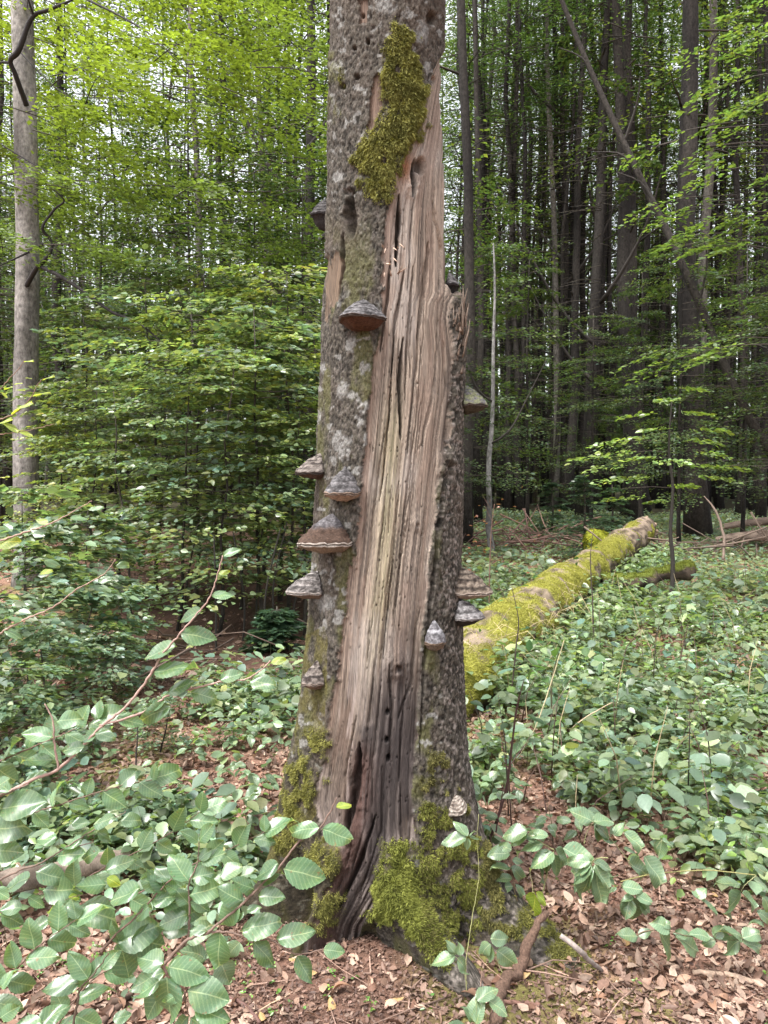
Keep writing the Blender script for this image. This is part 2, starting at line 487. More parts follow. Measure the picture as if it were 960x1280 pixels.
cx, R0 = snag_base(Z, PHw)
X0 = cx + R0 * np.sin(PHw); Y0 = CYT - R0 * np.cos(PHw)
U, Vv = proj(np.stack([X0, Y0, Z], -1))
front = np.cos(PHw) > -.35
nzA = fbm(U * .06, Vv * .022, seed=40, oct=4) - .5       # ragged borders
nzB = fbm(U * .25, Vv * .10, seed=41, oct=3) - .5
# bare wood borders (photo rows)
WB = [(-400, 570, 575), (60, 560, 575), (95, 541, 575), (150, 524, 575), (178, 514, 575), (205, 499, 575), (250, 489, 575), (300, 482, 577), (365, 476, 577), (378, 474, 566), (400, 472, 563), (450, 467, 570), (500, 461, 568), (550, 456, 560), (600, 450, 553), (650, 445, 548), (700, 439, 540), (750, 432, 535), (800, 425, 530), (850, 420, 527), (900, 413, 524), (950, 402, 521), (1000, 392, 520), (1050, 398, 520), (1085, 425, 500), (1120, 400, 478), (1160, 385, 450), (1200, 380, 440)]
WB = np.array(WB, float)
uL = np.interp(Vv, WB[:, 0], WB[:, 1]); uR = np.interp(Vv, WB[:, 0], WB[:, 2])
jit = nzA * 16 + nzB * 7
wood = sstep(-1.5, 2.0, U - uL + jit) * sstep(-1.5, 2.0, uR - U + jit * .8)
strip = sstep(-1, 1.5, U - (404 + 8 * nzA)) * sstep(-1, 2, (np.interp(Vv, [300, 322, 370, 408], [414, 427, 424, 409]) - U) + jit * .55) * sstep(300, 330, Vv + 60 * nzB) * sstep(412, 385, Vv + 60 * nzB)
scar = in_poly(U + nzB * 10, Vv + nzA * 20, [(468, 95), (480, 92), (478, 135), (464, 170), (458, 160)]) * .9
scar2 = in_poly(U + nzB * 10, Vv + nzA * 12, [(448, -5), (460, -5), (458, 28), (450, 30)]) * .9
wood = np.maximum(np.maximum(wood, strip), np.maximum(scar, scar2)) * front

# grooves of the bare wood follow its borders
s_ = np.clip((U - uL) / np.maximum(uR - uL, 20), -1, 2)
sw = s_ * 110 + (U * .15)
g1 = fbm(sw * .055, Vv * .0022, seed=50, oct=3)
g2 = fbm(sw * .17, Vv * .0040, seed=51, oct=3)
g3 = fbm(sw * .60, Vv * .009, seed=52, oct=3)
ridge = np.abs(g1 - .5) * 2
disp_w = -.013 + .011 * (g1 - .5) - .0035 * sstep(.12, .0, ridge) + .0052 * (g2 - .5) + .0032 * (g3 - .5)
# strips split off at different levels
disp_w = disp_w + .005 * (np.floor(g1 * 9) / 9 - .5) * sstep(760, 500, Vv)

def crack(pts, width, depth, u=None):
    pts = np.array(pts, float)
    wob = (fbm(Vv * .05, Vv * 0 + pts[0, 1], seed=77, oct=3) - .5) * 3
    c = np.interp(Vv, pts[:, 0], pts[:, 1]) + wob
    t = (Vv - pts[0, 0]) / (pts[-1, 0] - pts[0, 0])
    wv = width * np.clip(np.sin(np.clip(t, 0, 1) * np.pi), 0, 1) ** .45 * ((t > 0) & (t < 1)) * (.6 + .8 * fbm(Vv * .04, Vv * 0, seed=int(pts[0, 1]), oct=3))
    return -depth * sstep(1.0, .35, np.abs(U - c) / np.maximum(wv, .01)) * front
cr = crack([(195, 521), (245, 518)], 5, .035) + crack([(240, 500), (332, 497)], 4, .045) + crack([(325, 489), (380, 482), (440, 474)], 3, .02)
cr = cr + crack([(420, 505), (480, 501), (550, 502)], 4, .03) + crack([(335, 508), (400, 495), (470, 489)], 3, .018)
cr = cr + crack([(300, 541), (360, 534), (430, 524)], 3.5, .018) + crack([(400, 552), (470, 548), (560, 530)], 2.5, .012)
cr = cr + crack([(330, 520), (420, 512), (500, 508)], 2.5, .015) + crack([(250, 545), (310, 556), (370, 552)], 3, .015)
cr = cr + crack([(450, 571), (560, 560), (700, 545), (830, 531), (950, 525)], 3.0, .016)
cr = cr + crack([(240, 438), (270, 436), (298, 438)], 9, .05) + crack([(292, 429), (330, 427), (378, 421)], 4.5, .045)
cr = cr + crack([(760, 528), (800, 520), (850, 516), (900, 498)], 3, .012) + crack([(930, 447), (990, 443), (1060, 425)], 7, .035)
cr = cr + crack([(1020, 470), (1080, 450), (1140, 420)], 4, .025) + crack([(830, 487), (900, 490), (960, 488)], 3, .012)
cr = cr + crack([(540, 480), (620, 468), (760, 452)], 2, .007) + crack([(600, 500), (700, 492), (820, 478)], 2, .007)
rc = np.random.default_rng(31)
for k in range(46):
    fr_ = rc.uniform(.06, .94); v0_ = rc.uniform(190, 960); v1_ = v0_ + rc.uniform(50, 260)
    vq = np.array([v0_, (v0_ + v1_) / 2, v1_]); uq_ = np.interp(vq, WB[:, 0], WB[:, 1]) * (1 - fr_) + np.interp(vq, WB[:, 0], WB[:, 2]) * fr_
    cr = cr + crack(list(zip(vq, uq_ + rc.normal(0, 1, 3))), rc.uniform(1.0, 1.9), rc.uniform(.004, .011))
cr = cr + crack([(-120, 500), (-60, 503), (-30, 500)], 4, .03)
for (cu, cv, a, b, dp) in [(485, 892, 3, 4, .03), (486, 950, 3, 5, .03), (484, 927, 3, 4, .03), (428, 108, 4, 4, .02), (446, 96, 4, 4, .02), (540, 22, 7, 9, .03), (460, 52, 3, 4, .02), (530, 205, 7, 12, .03), (436, 240, 9, 5, .02), (560, 590, 5, 16, .014), (545, 98, 6, 5, .02), (443, 60, 3, 3, .02), (452, 18, 3, 3, .02)]:
    cr = cr - dp * sstep(1.15, .5, np.sqrt(((U - cu) / a) ** 2 + ((Vv - cv) / b) ** 2)) * front
# the knots stand proud
kn = 0
for (cu, cv, rad, hgt) in [(495, 833, 13, .022), (517, 232, 10, .02), (560, 580, 12, .012), (522, 655, 7, .008)]:
    dd = np.sqrt((U - cu) ** 2 + ((Vv - cv) * .8) ** 2)
    kn = kn + hgt * np.exp(-(dd / rad) ** 2) * (.6 + .8 * fbm(U * .3, Vv * .3, seed=60, oct=3)) - hgt * 1.3 * np.exp(-((U - cu - rad * .3) ** 2 + (Vv - cv - rad * .3) ** 2) / (rad * .28) ** 2)
# rotten crumbly pocket at the foot
rot = np.exp(-(((U - np.interp(Vv, [930, 1000, 1080, 1130], [450, 447, 432, 405])) / 15) ** 2)) * sstep(915, 965, Vv) * sstep(1160, 1110, Vv)
disp_w = disp_w + rot * (.018 * (fbm(X0 * 90, Z * 60, Y0 * 90, seed=66, oct=3) - .6))
# bark relief
bk1 = fbm(X0 * 26, Y0 * 26, Z * 15, seed=55, oct=3); bk2 = fbm(X0 * 95, Y0 * 95, Z * 80, seed=56, oct=4); bk3 = fbm(X0 * 190, Y0 * 190, Z * 150, seed=57, oct=2)
rightside = sstep(540, 560, U) * sstep(370, 420, Vv)
disp_b = .012 * (bk1 - .5) + (.013 + .006 * rightside) * (bk2 - .5) + .006 * (bk3 - .5) - .004 * sstep(.62, .72, bk2)
disp = disp_w * wood + disp_b * (1 - wood) + cr + kn * front
# moss masks
MP = [[(490, 26), (508, 28), (518, 70), (536, 100), (534, 145), (516, 178), (500, 200), (486, 228), (478, 255), (458, 236), (443, 220), (452, 182), (470, 160), (482, 130), (486, 80)],
      [(535, 935), (556, 945), (568, 985), (580, 1010), (600, 1045), (630, 1100), (640, 1160), (560, 1170), (532, 1120), (524, 1060), (526, 980)],
      [(488, 1052), (513, 1054), (522, 1100), (542, 1150), (575, 1200), (560, 1215), (528, 1185), (500, 1150), (462, 1152), (470, 1100)],
      [(388, 905), (408, 930), (405, 965), (385, 1010), (365, 1060), (335, 1080), (340, 1040), (352, 1000), (372, 945)],
      [(384, 1055), (415, 1052), (422, 1078), (405, 1098), (380, 1085)],
      [(600, 1120), (660, 1130), (720, 1160), (800, 1215), (760, 1240), (680, 1200), (620, 1165)],
      [(405, 70), (418, 70), (414, 110), (412, 165), (404, 150)],
      [(395, 1120), (425, 1125), (415, 1165), (392, 1170)]]
mw = fbm(U * .07, Vv * .07, seed=70, oct=3) - .5
moss = np.zeros_like(U)
for k, pl in enumerate(MP):
    a = 0
    for (du, dv) in ((0, 0), (4, 0), (-4, 0), (0, 7), (0, -7), (8, 0), (-8, 0), (5, 9), (-5, -9)):
        a = a + in_poly(U + mw * 36 + du, Vv + nzB * 30 + dv, pl)
    moss = np.maximum(moss, a / 9)
patchy = fbm(X0 * 22, Y0 * 22, Z * 22, seed=71, oct=3)
pad = in_poly(U + mw * 20, Vv, MP[2]) * 1.0
moss0 = moss.copy()
moss = moss * front * sstep(.30 - .08 * (Vv < 300) + .12 * (Vv > 900) * (U > 540), .46 - .08 * (Vv < 300) + .12 * (Vv > 900) * (U > 540), patchy)
moss = np.maximum(moss, moss0 * front * pad * .95)
mossbark = in_poly(U, Vv, [(370, 800), (410, 780), (405, 1000), (350, 1090), (330, 1090)]) * (1 - wood)
lump = .030 * np.exp(-(((U - 400) / 15) ** 2 + ((Vv - 1076) / 17) ** 2)) * front
disp = disp + moss * (.006 + .012 * (patchy - .3)) + lump
R = R0 + disp
X1 = cx + R * np.sin(PHw); Y1 = CYT - R * np.cos(PHw)
# slight random lean of the hidden top, jagged break
topj = sstep(3.9, 4.4, Z) * .4 * (fbm(np.sin(PHw) * 3, np.cos(PHw) * 3, seed=9, oct=3) - .5)
SP3 = np.stack([X1, Y1, Z + topj], -1)
SU, SV = proj(SP3)
# normals
du_ = np.roll(SP3, -1, axis=1) - np.roll(SP3, 1, axis=1); dz_ = np.gradient(SP3, axis=0)
SN = unit(np.cross(du_, dz_))
if SN[300, 150, 1] > 0: SN = -SN

# colours (each material's own colour and stains)
def mix(a, b, t): return a * (1 - t[..., None]) + b * t[..., None]
A = lambda *c: np.array(c)
f1 = fbm(sw * .25, Vv * .0035, seed=80, oct=4); f2 = fbm(sw * 1.1, Vv * .010, seed=81, oct=3); f3 = fbm(U * .02, Vv * .01, seed=82, oct=3)
wc = mix(A(.066, .052, .044), A(.305, .246, .198), sstep(.28, .68, f1 * .6 + f2 * .4))
wc = mix(wc, A(.34, .30, .272), sstep(.50, .70, f3) * .5)
wc = mix(wc, A(.21, .15, .118), sstep(.55, .70, fbm(sw * .08, Vv * .012, seed=83, oct=3)) * .5)
green = np.exp(-((U - np.interp(Vv, [480, 560, 700, 860], [495, 488, 482, 462])) / 13) ** 2) * sstep(440, 560, Vv) * sstep(900, 760, Vv)
wc = mix(wc, A(.235, .225, .115), green * .38 * sstep(.3, .6, f2 + .1))
# dark rotten stain running down the middle to the foot
dk = np.exp(-((U - np.interp(Vv, [560, 640, 830, 960, 1050, 1150], [528, 523, 508, 492, 465, 430])) / np.interp(Vv, [560, 700, 850, 960, 1050, 1150], [7, 12, 26, 40, 50, 55])) ** 2)
dk = dk * sstep(580, 660, Vv) * (.30 + .70 * sstep(760, 930, Vv)) * (.62 + .38 * sstep(.28, .46, f1 * .5 + f2 * .3 + .35 * sstep(600, 1000, Vv) + .08))
wc = mix(wc, A(.050, .038, .036), np.clip(dk, 0, 1) * .92)
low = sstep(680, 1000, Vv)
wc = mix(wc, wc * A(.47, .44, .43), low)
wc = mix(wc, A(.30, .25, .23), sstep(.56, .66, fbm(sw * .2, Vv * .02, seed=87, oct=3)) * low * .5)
wet = 0
for (du, dv) in ((0, 0), (5, 0), (-5, 0), (0, 14), (0, -14)):
    wet = wet + in_poly(U + nzA * 30 + nzB * 10 + du, Vv + nzA * 60 + dv, [(474, 800), (512, 790), (521, 900), (520, 1030), (500, 1056), (478, 1075), (425, 1165), (385, 1190), (395, 1130), (432, 1060), (440, 960), (462, 880)]) / 5
wet = wet * sstep(785, 900, Vv + 170 * (fbm(sw * .5, Vv * .004, seed=97, oct=2) - .5))
wc = mix(wc, A(.032, .026, .025), wet * (.60 + .35 * sstep(.35, .6, f1)))
rots = np.exp(-(((U - np.interp(Vv, [930, 1000, 1080, 1130], [450, 447, 432, 405])) / 17) ** 2)) * sstep(915, 965, Vv) * sstep(.25, .6, f2 + .2)
wc = mix(wc, A(.06, .033, .027), np.clip(rots, 0, 1) * .9)
# orange-brown fresh edges beside the bark
edge = sstep(16, 0, U - uL + jit) * sstep(200, 260, Vv) * sstep(960, 800, Vv)
wc = mix(wc, A(.17, .115, .09), edge * .55 * sstep(.3, .6, f2 + .15))
wc = mix(wc, mix(A(.05, .038, .03), A(.17, .118, .08), f2), (strip > .5) * .95)
wc = mix(wc, mix(A(.07, .045, .035), A(.15, .10, .075), f2), (np.maximum(scar, scar2) > .4) * .9)
wc = mix(wc, A(.22, .085, .03), np.exp(-(((U - 508) / 10) ** 2 + ((Vv - 205) / 22) ** 2)) * .8)
wc = mix(wc, wc * .35, sstep(-.012, -.03, cr))

bn = bk2 * .6 + bk3 * .4
bc = mix(A(.020, .0175, .0145), A(.080, .070, .057), sstep(.34, .66, bn))
bc = mix(bc, A(.22, .19, .17), sstep(.55, .68, fbm(X0 * 120, Y0 * 120, Z * 100, seed=88, oct=2)) * .55 * (0.5 + rightside))
bc = mix(bc, A(.105, .075, .058), sstep(120, -100, Vv) * .35 + .2 * sstep(.5, .7, fbm(X0 * 9, Y0 * 9, Z * 6, seed=89, oct=3)))
bc = mix(bc, A(.085, .085, .030), sstep(.50, .66, fbm(X0 * 16, Y0 * 16, Z * 7, seed=90, oct=4)) * .6 * sstep(250, 350, Vv) * (1 - rightside))
li = fbm(U * .085, Vv * .085, seed=91, oct=3)
lic = sstep(.70, .74, li + .05 * (bk3 - .5)) * sstep(330, 420, Vv) * (1 - rightside)
lic = np.maximum(lic, sstep(.69, .74, fbm(U * .12, Vv * .10, seed=92, oct=3)) * sstep(330, 200, Vv))
for (cu, cv, a, b) in [(425, 551, 12, 11), (426, 567, 5, 8), (441, 428, 5, 7), (453, 459, 4, 8), (428, 487, 8, 10), (438, 494, 5, 6), (406, 753, 12, 11), (398, 520, 4, 9), (404, 460, 4, 7), (422, 222, 6, 8), (457, 459, 5, 5), (527, 40, 9, 14), (480, 8, 14, 9), (417, 575, 4, 6), (424, 690, 4, 6)]:
    lic = np.maximum(lic, sstep(1.2, .7, np.sqrt(((U - cu) / a) ** 2 + ((Vv - cv) / b) ** 2) + (bk2 - .5) * 1.6))
bc = mix(bc, A(.23, .224, .212) * (.6 + .6 * bk3[..., None]), lic * .8)
bc = mix(bc, bc * A(.55, .52, .42), sstep(900, 1000, Vv) * (U < 470))
bc = mix(bc, A(.085, .075, .022), mossbark * sstep(.35, .6, patchy) * .75)
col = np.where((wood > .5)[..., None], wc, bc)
mossc = mix(A(.055, .055, .018), A(.17, .165, .05), sstep(.3, .7, bk2))
col = mix(col, mossc * .6, np.clip(moss * 1.2 - .15, 0, 1))

nz_, np_ = Z.shape
I = np.arange(nz_ - 1)[:, None] * np_; J = np.arange(np_)[None, :]; J2 = (J + 1) % np_
QS = np.stack([I + J, I + J2, I + np_ + J2, I + np_ + J], -1)
wq = (wood[:-1] > .5)
VS = SP3.reshape(-1, 3); CS = col.reshape(-1, 3)
def submesh(name, mask, mat, parent):
    q = QS[mask]
    ids, inv = np.unique(q.ravel(), return_inverse=True)
    me = mesh_np(name, VS[ids] - ORG, [inv.reshape(-1, 4)], mat, CS[ids], True)
    return link(name, me, parent)
ORG = np.array([.02, CYT, 0.])
snag = thing('dead_beech_snag', 'tall dead trunk, half its bark gone, with bare weathered wood and mossy roots', 'dead tree', ORG)
uq = U[:-1]
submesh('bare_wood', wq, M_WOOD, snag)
submesh('bark', (~wq) & (uq < 500), M_BARK, snag)
bb = submesh('bark', (~wq) & (uq >= 500), M_BARK, snag); bb['label'] = 'rough speckled bark along the right edge'
# broken top cap
mb = MB(); top = VS.reshape(nz_, np_, 3)[-1][::6]; c = top.mean(0) - np.array([0, 0, .25]); m = len(top)
mb.add(np.concatenate([top, c[None]]), T=np.stack([np.arange(m), (np.arange(m) + 1) % m, np.full(m, m)], -1), C=[.12, .08, .05])
mb.build('broken_top', M_WOOD, snag, origin=ORG)

# moss tufts: thousands of tiny blades
def moss_blades(pts, nrm, n, L, rng, c0=(.085, .085, .022), c1=(.29, .28, .085), droop=.5, wid=.16, lw=None):
    k = rng.integers(0, len(pts), n)
    p = pts[k] + rng.normal(0, .0025, (n, 3)); nn = unit(nrm[k])
    d = unit(nn + rng.normal(0, .55, (n, 3)) + np.array([0, 0, -droop]))
    l = L * rng.uniform(.4, 1.5, (n, 1)) * (1.0 if lw is None else lw[k][:, None])
    s = unit(np.cross(d, rng.normal(0, 1, (n, 3)))) * l * wid
    V = np.stack([p - s - nn * .003, p + s - nn * .003, p + d * l + np.array([0, 0, -droop * .3]) * l], 1).reshape(-1, 3)
    T = np.arange(3 * n).reshape(-1, 3)
    t = rng.random((n, 1)); clump = sstep(.3, .7, fbm(p[:, 0] * 30, p[:, 1] * 30, p[:, 2] * 30, seed=5, oct=2))[:, None]
    c = np.array(c0) * (1 - .5 * t - .5 * clump) + np.array(c1) * (.5 * t + .5 * clump)
    return V, T, np.repeat(c, 3, axis=0)
vert_w = (moss > .12)
cell = np.linalg.norm(du_, axis=-1) * np.linalg.norm(dz_, axis=-1)
rngm = np.random.default_rng(3)
def moss_on(maskpoly, n, L, name='moss', **kw):
    msk = vert_w & maskpoly
    idx = np.flatnonzero(msk.ravel())
    w = cell.ravel()[idx] * moss.ravel()[idx] ** 1.7; idx = rngm.choice(idx, size=min(n, 400000), p=w / w.sum())
    V, T, C = moss_blades(VS[idx], SN.reshape(-1, 3)[idx], n, L, rngm, lw=.35 + .75 * moss.ravel()[idx], **kw)
    me = mesh_np(name, V - ORG, [T], M_MOSS, C)
    o = link(name, me, snag); o['kind'] = 'stuff'; return o
o = moss_on((Vv < 300) & (U > 425), 52000, .0085, droop=1.2, wid=.22); o['label'] = 'yellow green moss hanging beside the top of the bare wood'
o = moss_on((Vv > 850) & (U > 524) & (U < 640), 72000, .0065, c0=(.05, .045, .018), c1=(.21, .195, .07), wid=.24); o['label'] = 'olive moss over the right side of the trunk foot'
o = moss_on((Vv > 1000) & (U <= 600) & (U > 445), 66000, .0075, wid=.24, c0=(.085, .095, .02), c1=(.27, .29, .07)); o['label'] = 'thick green moss pad on the middle root'
o = moss_on((Vv > 850) & (U <= 432), 42000, .0062, wid=.24); o['label'] = 'moss on the left flare of the trunk foot'
o = moss_on((Vv > 1000) & (U > 620), 16000, .009); o['label'] = 'thin moss along the right root'

# splinters at the right shoulder of the trunk and round the upper knot
sp = MB(); rs = np.random.default_rng(9)
for k in range(70):
    v0 = 374 + abs(rs.normal(0, 24)); u0 = rs.uniform(566, 581)
    b = P(u0, v0 + 22, CYT - rs.uniform(.02, .12)); t = P(u0 + rs.uniform(-5, 8), v0 - rs.uniform(0, 18), CYT - rs.uniform(.02, .14))
    sp.tube(np.stack([b, (b + t) / 2 + rs.normal(0, .004, 3), t]), np.array([.005, .0032, .0005]) * rs.uniform(.4, 1.3), 4, C=np.array([.22, .17, .135]) * rs.uniform(.35, 1.3))
for k in range(12):
    u0 = rs.uniform(476, 500); v0 = rs.uniform(305, 345)
    b = P(u0, v0, CYT - .235); t = P(u0 + rs.uniform(-4, 14), v0 + rs.uniform(-14, 6), CYT - .262)
    sp.tube(np.stack([b, (b + t) / 2, t]), [.003, .002, .0005], 4, C=np.array([.42, .30, .23]) * rs.uniform(.7, 1.1))
sp.build('splinters', M_WOOD, snag, origin=ORG)['kind'] = 'stuff'

def snag_at(u, v):
    """point, outward angle and normal on the visible side of the trunk"""
    d = (SU - u) ** 2 + (SV - v) ** 2 + np.where(SN[..., 1] < .12, 0, 1e6)
    k = np.argmin(d); i, j = divmod(int(k), np_)
    return SP3[i, j], float(PHw[i, j])

# ------------------------------------------------------------------ bracket fungi
def fungus(u, v, w_px, h_px, label, proud=.75, under=(.36, .24, .16), cap=((.10, .085, .08), (.30, .27, .25)), rim=(.38, .34, .30), dome=1.0, u_h=.25, seed=0, edge=0, brown=0, mossy=0, tilt=0, ridges=6):
    p, ph = snag_at(u, v)
    if edge: ph = edge * math.radians(82)
    rs = np.random.default_rng(seed + 100)
    k = (CYT - .2) / FPX
    W = w_px * k / 2 * 1.06; H = h_px * k
    t = thing('bracket_fungus', label, 'bracket fungus', p, ph, 'bracket fungi growing on the dead trunk')
    nth = 72
    th = np.linspace(0, 2 * np.pi, nth, endpoint=False)
    nw = vnoise(np.cos(th) * 1.6 + seed, np.sin(th) * 1.6, seed=seed) - .5
    def rev(prof, name, colf, mat=M_FUNGUS, amp=.045):
        prof = np.array(prof)
        r = prof[:, :1]; z = prof[:, 1:2]
        rr = r * (1 + .16 * nw[None, :] + amp * (vnoise(np.cos(th)[None] * 5 + z * 9, np.sin(th)[None] * 5, seed=seed + 2) - .5) * 2)
        x = rr * W * np.cos(th)[None]; sn = np.sin(th)[None]
        y = -np.where(sn > 0, sn * proud * 2.0, sn * .35) * rr * W * (1.0 if not edge else 1.0)
        zz = z * H + (fbm(x * 70, y * 70, z * 6 + seed, seed=seed + 5, oct=3) - .5) * H * .15 + tilt * x
        V = np.stack([x, y, np.broadcast_to(zz, x.shape)], -1)
        m = len(prof); i = np.arange(m - 1)[:, None] * nth; j = np.arange(nth)[None]; j2 = (j + 1) % nth
        Q = np.stack([i + j, i + j2, i + nth + j2, i + nth + j], -1).reshape(-1, 4)
        C = colf(r, z, x, y)
        return link(name, mesh_np(name, V.reshape(-1, 3), [Q], mat, np.clip(C, 0.004, .9).reshape(-1, 3), True), t)
    cp = [(.015, dome * 1.0)]
    for q in range(1, 34):
        f = q / 33
        st_ = (math.floor(f * ridges) + sstep(.0, 1.0, min(1, (f * ridges % 1) * 1.5))) / ridges
        rr = .75 * f + .25 * float(st_)
        g_ = .5 * f + .5 * (math.floor(f * ridges) + max(0, (f * ridges % 1) - .25) / .75) / ridges
        zz = dome * (.50 * (1 - g_ ** 2.2) + .50 * (1 - g_) ** 1.1)
        cp.append((rr, zz))
    cap = tuple(np.array(q) * f_ for q, f_ in zip(cap, (.5, .68))); rim = np.array(rim) * .6; under = np.array(under) * .5 + .01; u_h *= .8
    def capc(r, z, x, y):
        b = .5 + .5 * np.sin(r * np.pi * ridges * 2 + 3 * nw[None] + seed)
        n = fbm(x * 120, y * 120, z * 10, seed=seed + 9, oct=3)
        t_ = np.clip(b * .5 + sstep(.3, .7, n) * .7 - .2, 0, 1)[..., None]
        c = np.array(cap[0]) * (1 - t_) + np.array(cap[1]) * t_
        gv = np.exp(-(((r * ridges + .35 * nw[None]) % 1 - .5) / .13) ** 2)[..., None]; c = c * (1 - .62 * gv)
        if brown: c = c * (1 - sstep(.5, .7, r + .1 * (n - .5))[..., None] * brown) + np.array([.085, .050, .034]) * (.3 + .6 * n[..., None]) * sstep(.5, .7, r + .1 * (n - .5))[..., None] * brown
        if mossy: c = c * (1 - mossy * (n > .5)[..., None]) + np.array([.14, .16, .03]) * mossy * (n > .5)[..., None]
        return c
    rev(cp, 'cap', capc)
    lipz = [(1.0, 0.0), (1.03, -.02), (1.02, -.05), (.985, -.06), (1.0, -.075), (1.02, -.10), (1.0, -.13), (.95, -.145)]
    def rimc(r, z, x, y):
        n = fbm(x * 80, y * 80, z * 12, seed=seed + 3, oct=2)[..., None]
        dark = ((z < -.052) & (z > -.08))[..., None]
        c = np.array(rim) * (.55 + .8 * n); return np.where(dark, c * .3, c)
    rev(lipz, 'rim', rimc, amp=.03)
    up = [(.95, -.145), (.9, -.15), (.75, -.16 - u_h * .45), (.5, -.16 - u_h * .85), (.25, -.16 - u_h), (.02, -.16 - u_h)]
    rev(up, 'pore_surface', lambda r, z, x, y: np.array(under) * (.7 + .6 * vnoise(x * 90, y * 90, z * 4, seed=3))[..., None] * np.ones((1, 1, 3)), amp=.02)
    return t
grey = ((.045, .040, .040), (.25, .235, .24)); tan = ((.06, .045, .04), (.32, .275, .245)); dark = ((.02, .018, .018), (.12, .11, .11))
fungus(454, 400, 54, 25, 'grey domed bracket fungus with orange brown underside, highest on the trunk front', cap=grey, under=(.13, .055, .03), rim=(.12, .09, .075), u_h=.5, seed=1)
fungus(409, 268, 24, 22, 'black hoof shaped bracket fungus on the left edge of the trunk near the top', cap=dark, under=(.03, .022, .02), rim=(.05, .04, .04), u_h=1.1, seed=2, edge=-1, proud=.9)
fungus(401, 590, 34, 25, 'ridged grey bracket fungus with dark rim on the left edge beside the two stacked ones', cap=tan, under=(.13, .07, .05), rim=(.07, .05, .04), seed=3, edge=-1, proud=.95)
fungus(432, 615, 43, 31, 'grey ridged bracket fungus with cream underside, touching the left border of the bare wood', cap=grey, under=(.55, .43, .34), rim=(.30, .22, .17), u_h=.22, seed=4, ridges=5)
fungus(416, 676, 60, 35, 'widest bracket fungus, grey peak over a brown band and white lip', cap=((.09, .08, .085), (.24, .225, .235)), brown=.95, under=(.40, .32, .26), rim=(.46, .40, .35), u_h=.28, seed=5, ridges=8)
fungus(397, 738, 37, 26, 'pale stepped bracket fungus low on the left edge of the trunk', cap=((.08, .07, .065), (.38, .345, .33)), under=(.30, .22, .18), rim=(.40, .35, .32), seed=6, edge=-1, proud=1.0, ridges=4)
fungus(397, 850, 27, 28, 'small knobbly pale bracket fungus, lowest on the left bark', cap=tan, rim=(.33, .26, .22), under=(.26, .18, .14), seed=7, ridges=3, dome=.9)
fungus(577, 738, 50, 31, 'tan bell shaped bracket fungus with dark knob on the right edge above the mossy log', cap=((.07, .05, .04), (.30, .24, .19)), under=(.55, .45, .36), rim=(.44, .36, .30), u_h=.2, seed=8, ridges=4)
fungus(575, 770, 46, 22, 'grey layered bracket fungus just below the bell shaped one on the right edge', cap=((.10, .09, .09), (.38, .36, .36)), under=(.04, .03, .025), rim=(.33, .30, .29), u_h=.5, seed=9, edge=1, proud=.62, ridges=3)
fungus(583, 507, 40, 26, 'grey bracket fungus with a mossy top high on the right edge of the trunk', cap=((.16, .15, .15), (.36, .34, .34)), mossy=.5, under=(.10, .08, .06), rim=(.10, .075, .06), u_h=.35, seed=10, edge=1, proud=.72)
fungus(563, 356, 26, 18, 'dark small bracket fungus beside the splintered shoulder of the trunk', cap=((.05, .045, .045), (.28, .26, .26)), under=(.02, .018, .018), rim=(.04, .03, .03), u_h=.9, seed=11, edge=1, proud=.5)
fungus(542, 800, 27, 25, 'lumpy light grey bracket fungus on the speckled right bark', cap=((.14, .13, .14), (.40, .39, .41)), under=(.28, .22, .17), rim=(.20, .14, .10), seed=12, ridges=2, u_h=.4, proud=.6)
fungus(568, 1008, 22, 15, 'small striped cream bracket fungus at the mossy foot of the trunk', cap=((.14, .10, .08), (.50, .44, .38)), under=(.08, .06, .04), rim=(.48, .42, .36), seed=13, tilt=.5, u_h=.6)
# ------------------------------------------------------------------ fallen logs
def log(name, label, cat, pts, rad, seg, n, amp, colf, mat, seed=1, freq=5, mossn=0, mossfun=None, mossL=.02, mc0=(.16, .17, .02), mc1=(.50, .50, .05)):
    pts, rad = resample(pts, rad, n)
    o = pts[0].copy()
    t = thing(name, label, cat, o)
    V, Q, T = tube(pts, rad, seg, amp, seed, freq)
    Vr = V[:-2].reshape(n, seg, 3)
    nr = unit(Vr - pts[:, None, :])
    k = colf(V)
    mask = None
    if mossn:
        mask = mossfun(Vr, nr)
        kk = np.concatenate([mask.ravel(), [0, 0]])[:, None]
        k = k * (1 - kk) + np.array(mc0) * 1.1 * kk
    link('trunk', mesh_np('log', V - o, [Q, T], mat, k, True), t)
    if mossn:
        rs = np.random.default_rng(seed + 50)
        w = mask.ravel() * np.repeat(rad, seg)
        idx = rs.choice(len(w), size=mossn, p=w / w.sum())
        # spread inside the cells
        i, j = np.divmod(idx, seg); i2 = np.minimum(i + 1, n - 1); j2 = (j + 1) % seg
        a, b = rs.random((2, mossn, 1))
        pp = Vr[i, j] * (1 - a) * (1 - b) + Vr[i2, j] * a * (1 - b) + Vr[i, j2] * (1 - a) * b + Vr[i2, j2] * a * b
        Vm, Tm, Cm = moss_blades(pp, nr[i, j], mossn, mossL, rs, mc0, mc1, droop=.25, wid=.22)
        m = link('moss', mesh_np('log_moss', Vm - o, [Tm], M_MOSS, Cm), t); m['kind'] = 'stuff'
    return t, pts, rad
def barkcol(a, b, f=9, seed=3):
    def fn(V):
        n = sstep(.3, .7, fbm(V[:, 0] * f, V[:, 1] * f, V[:, 2] * f, seed=seed, oct=4))[:, None]
        return np.array(a) * (1 - n) + np.array(b) * n
    return fn
LP = [P(470, 925, 4.5), P(545, 872, 5.1), P(612, 812, 6.0), P(688, 748, 7.9), P(745, 706, 10.2), P(806, 661, 13.2)]
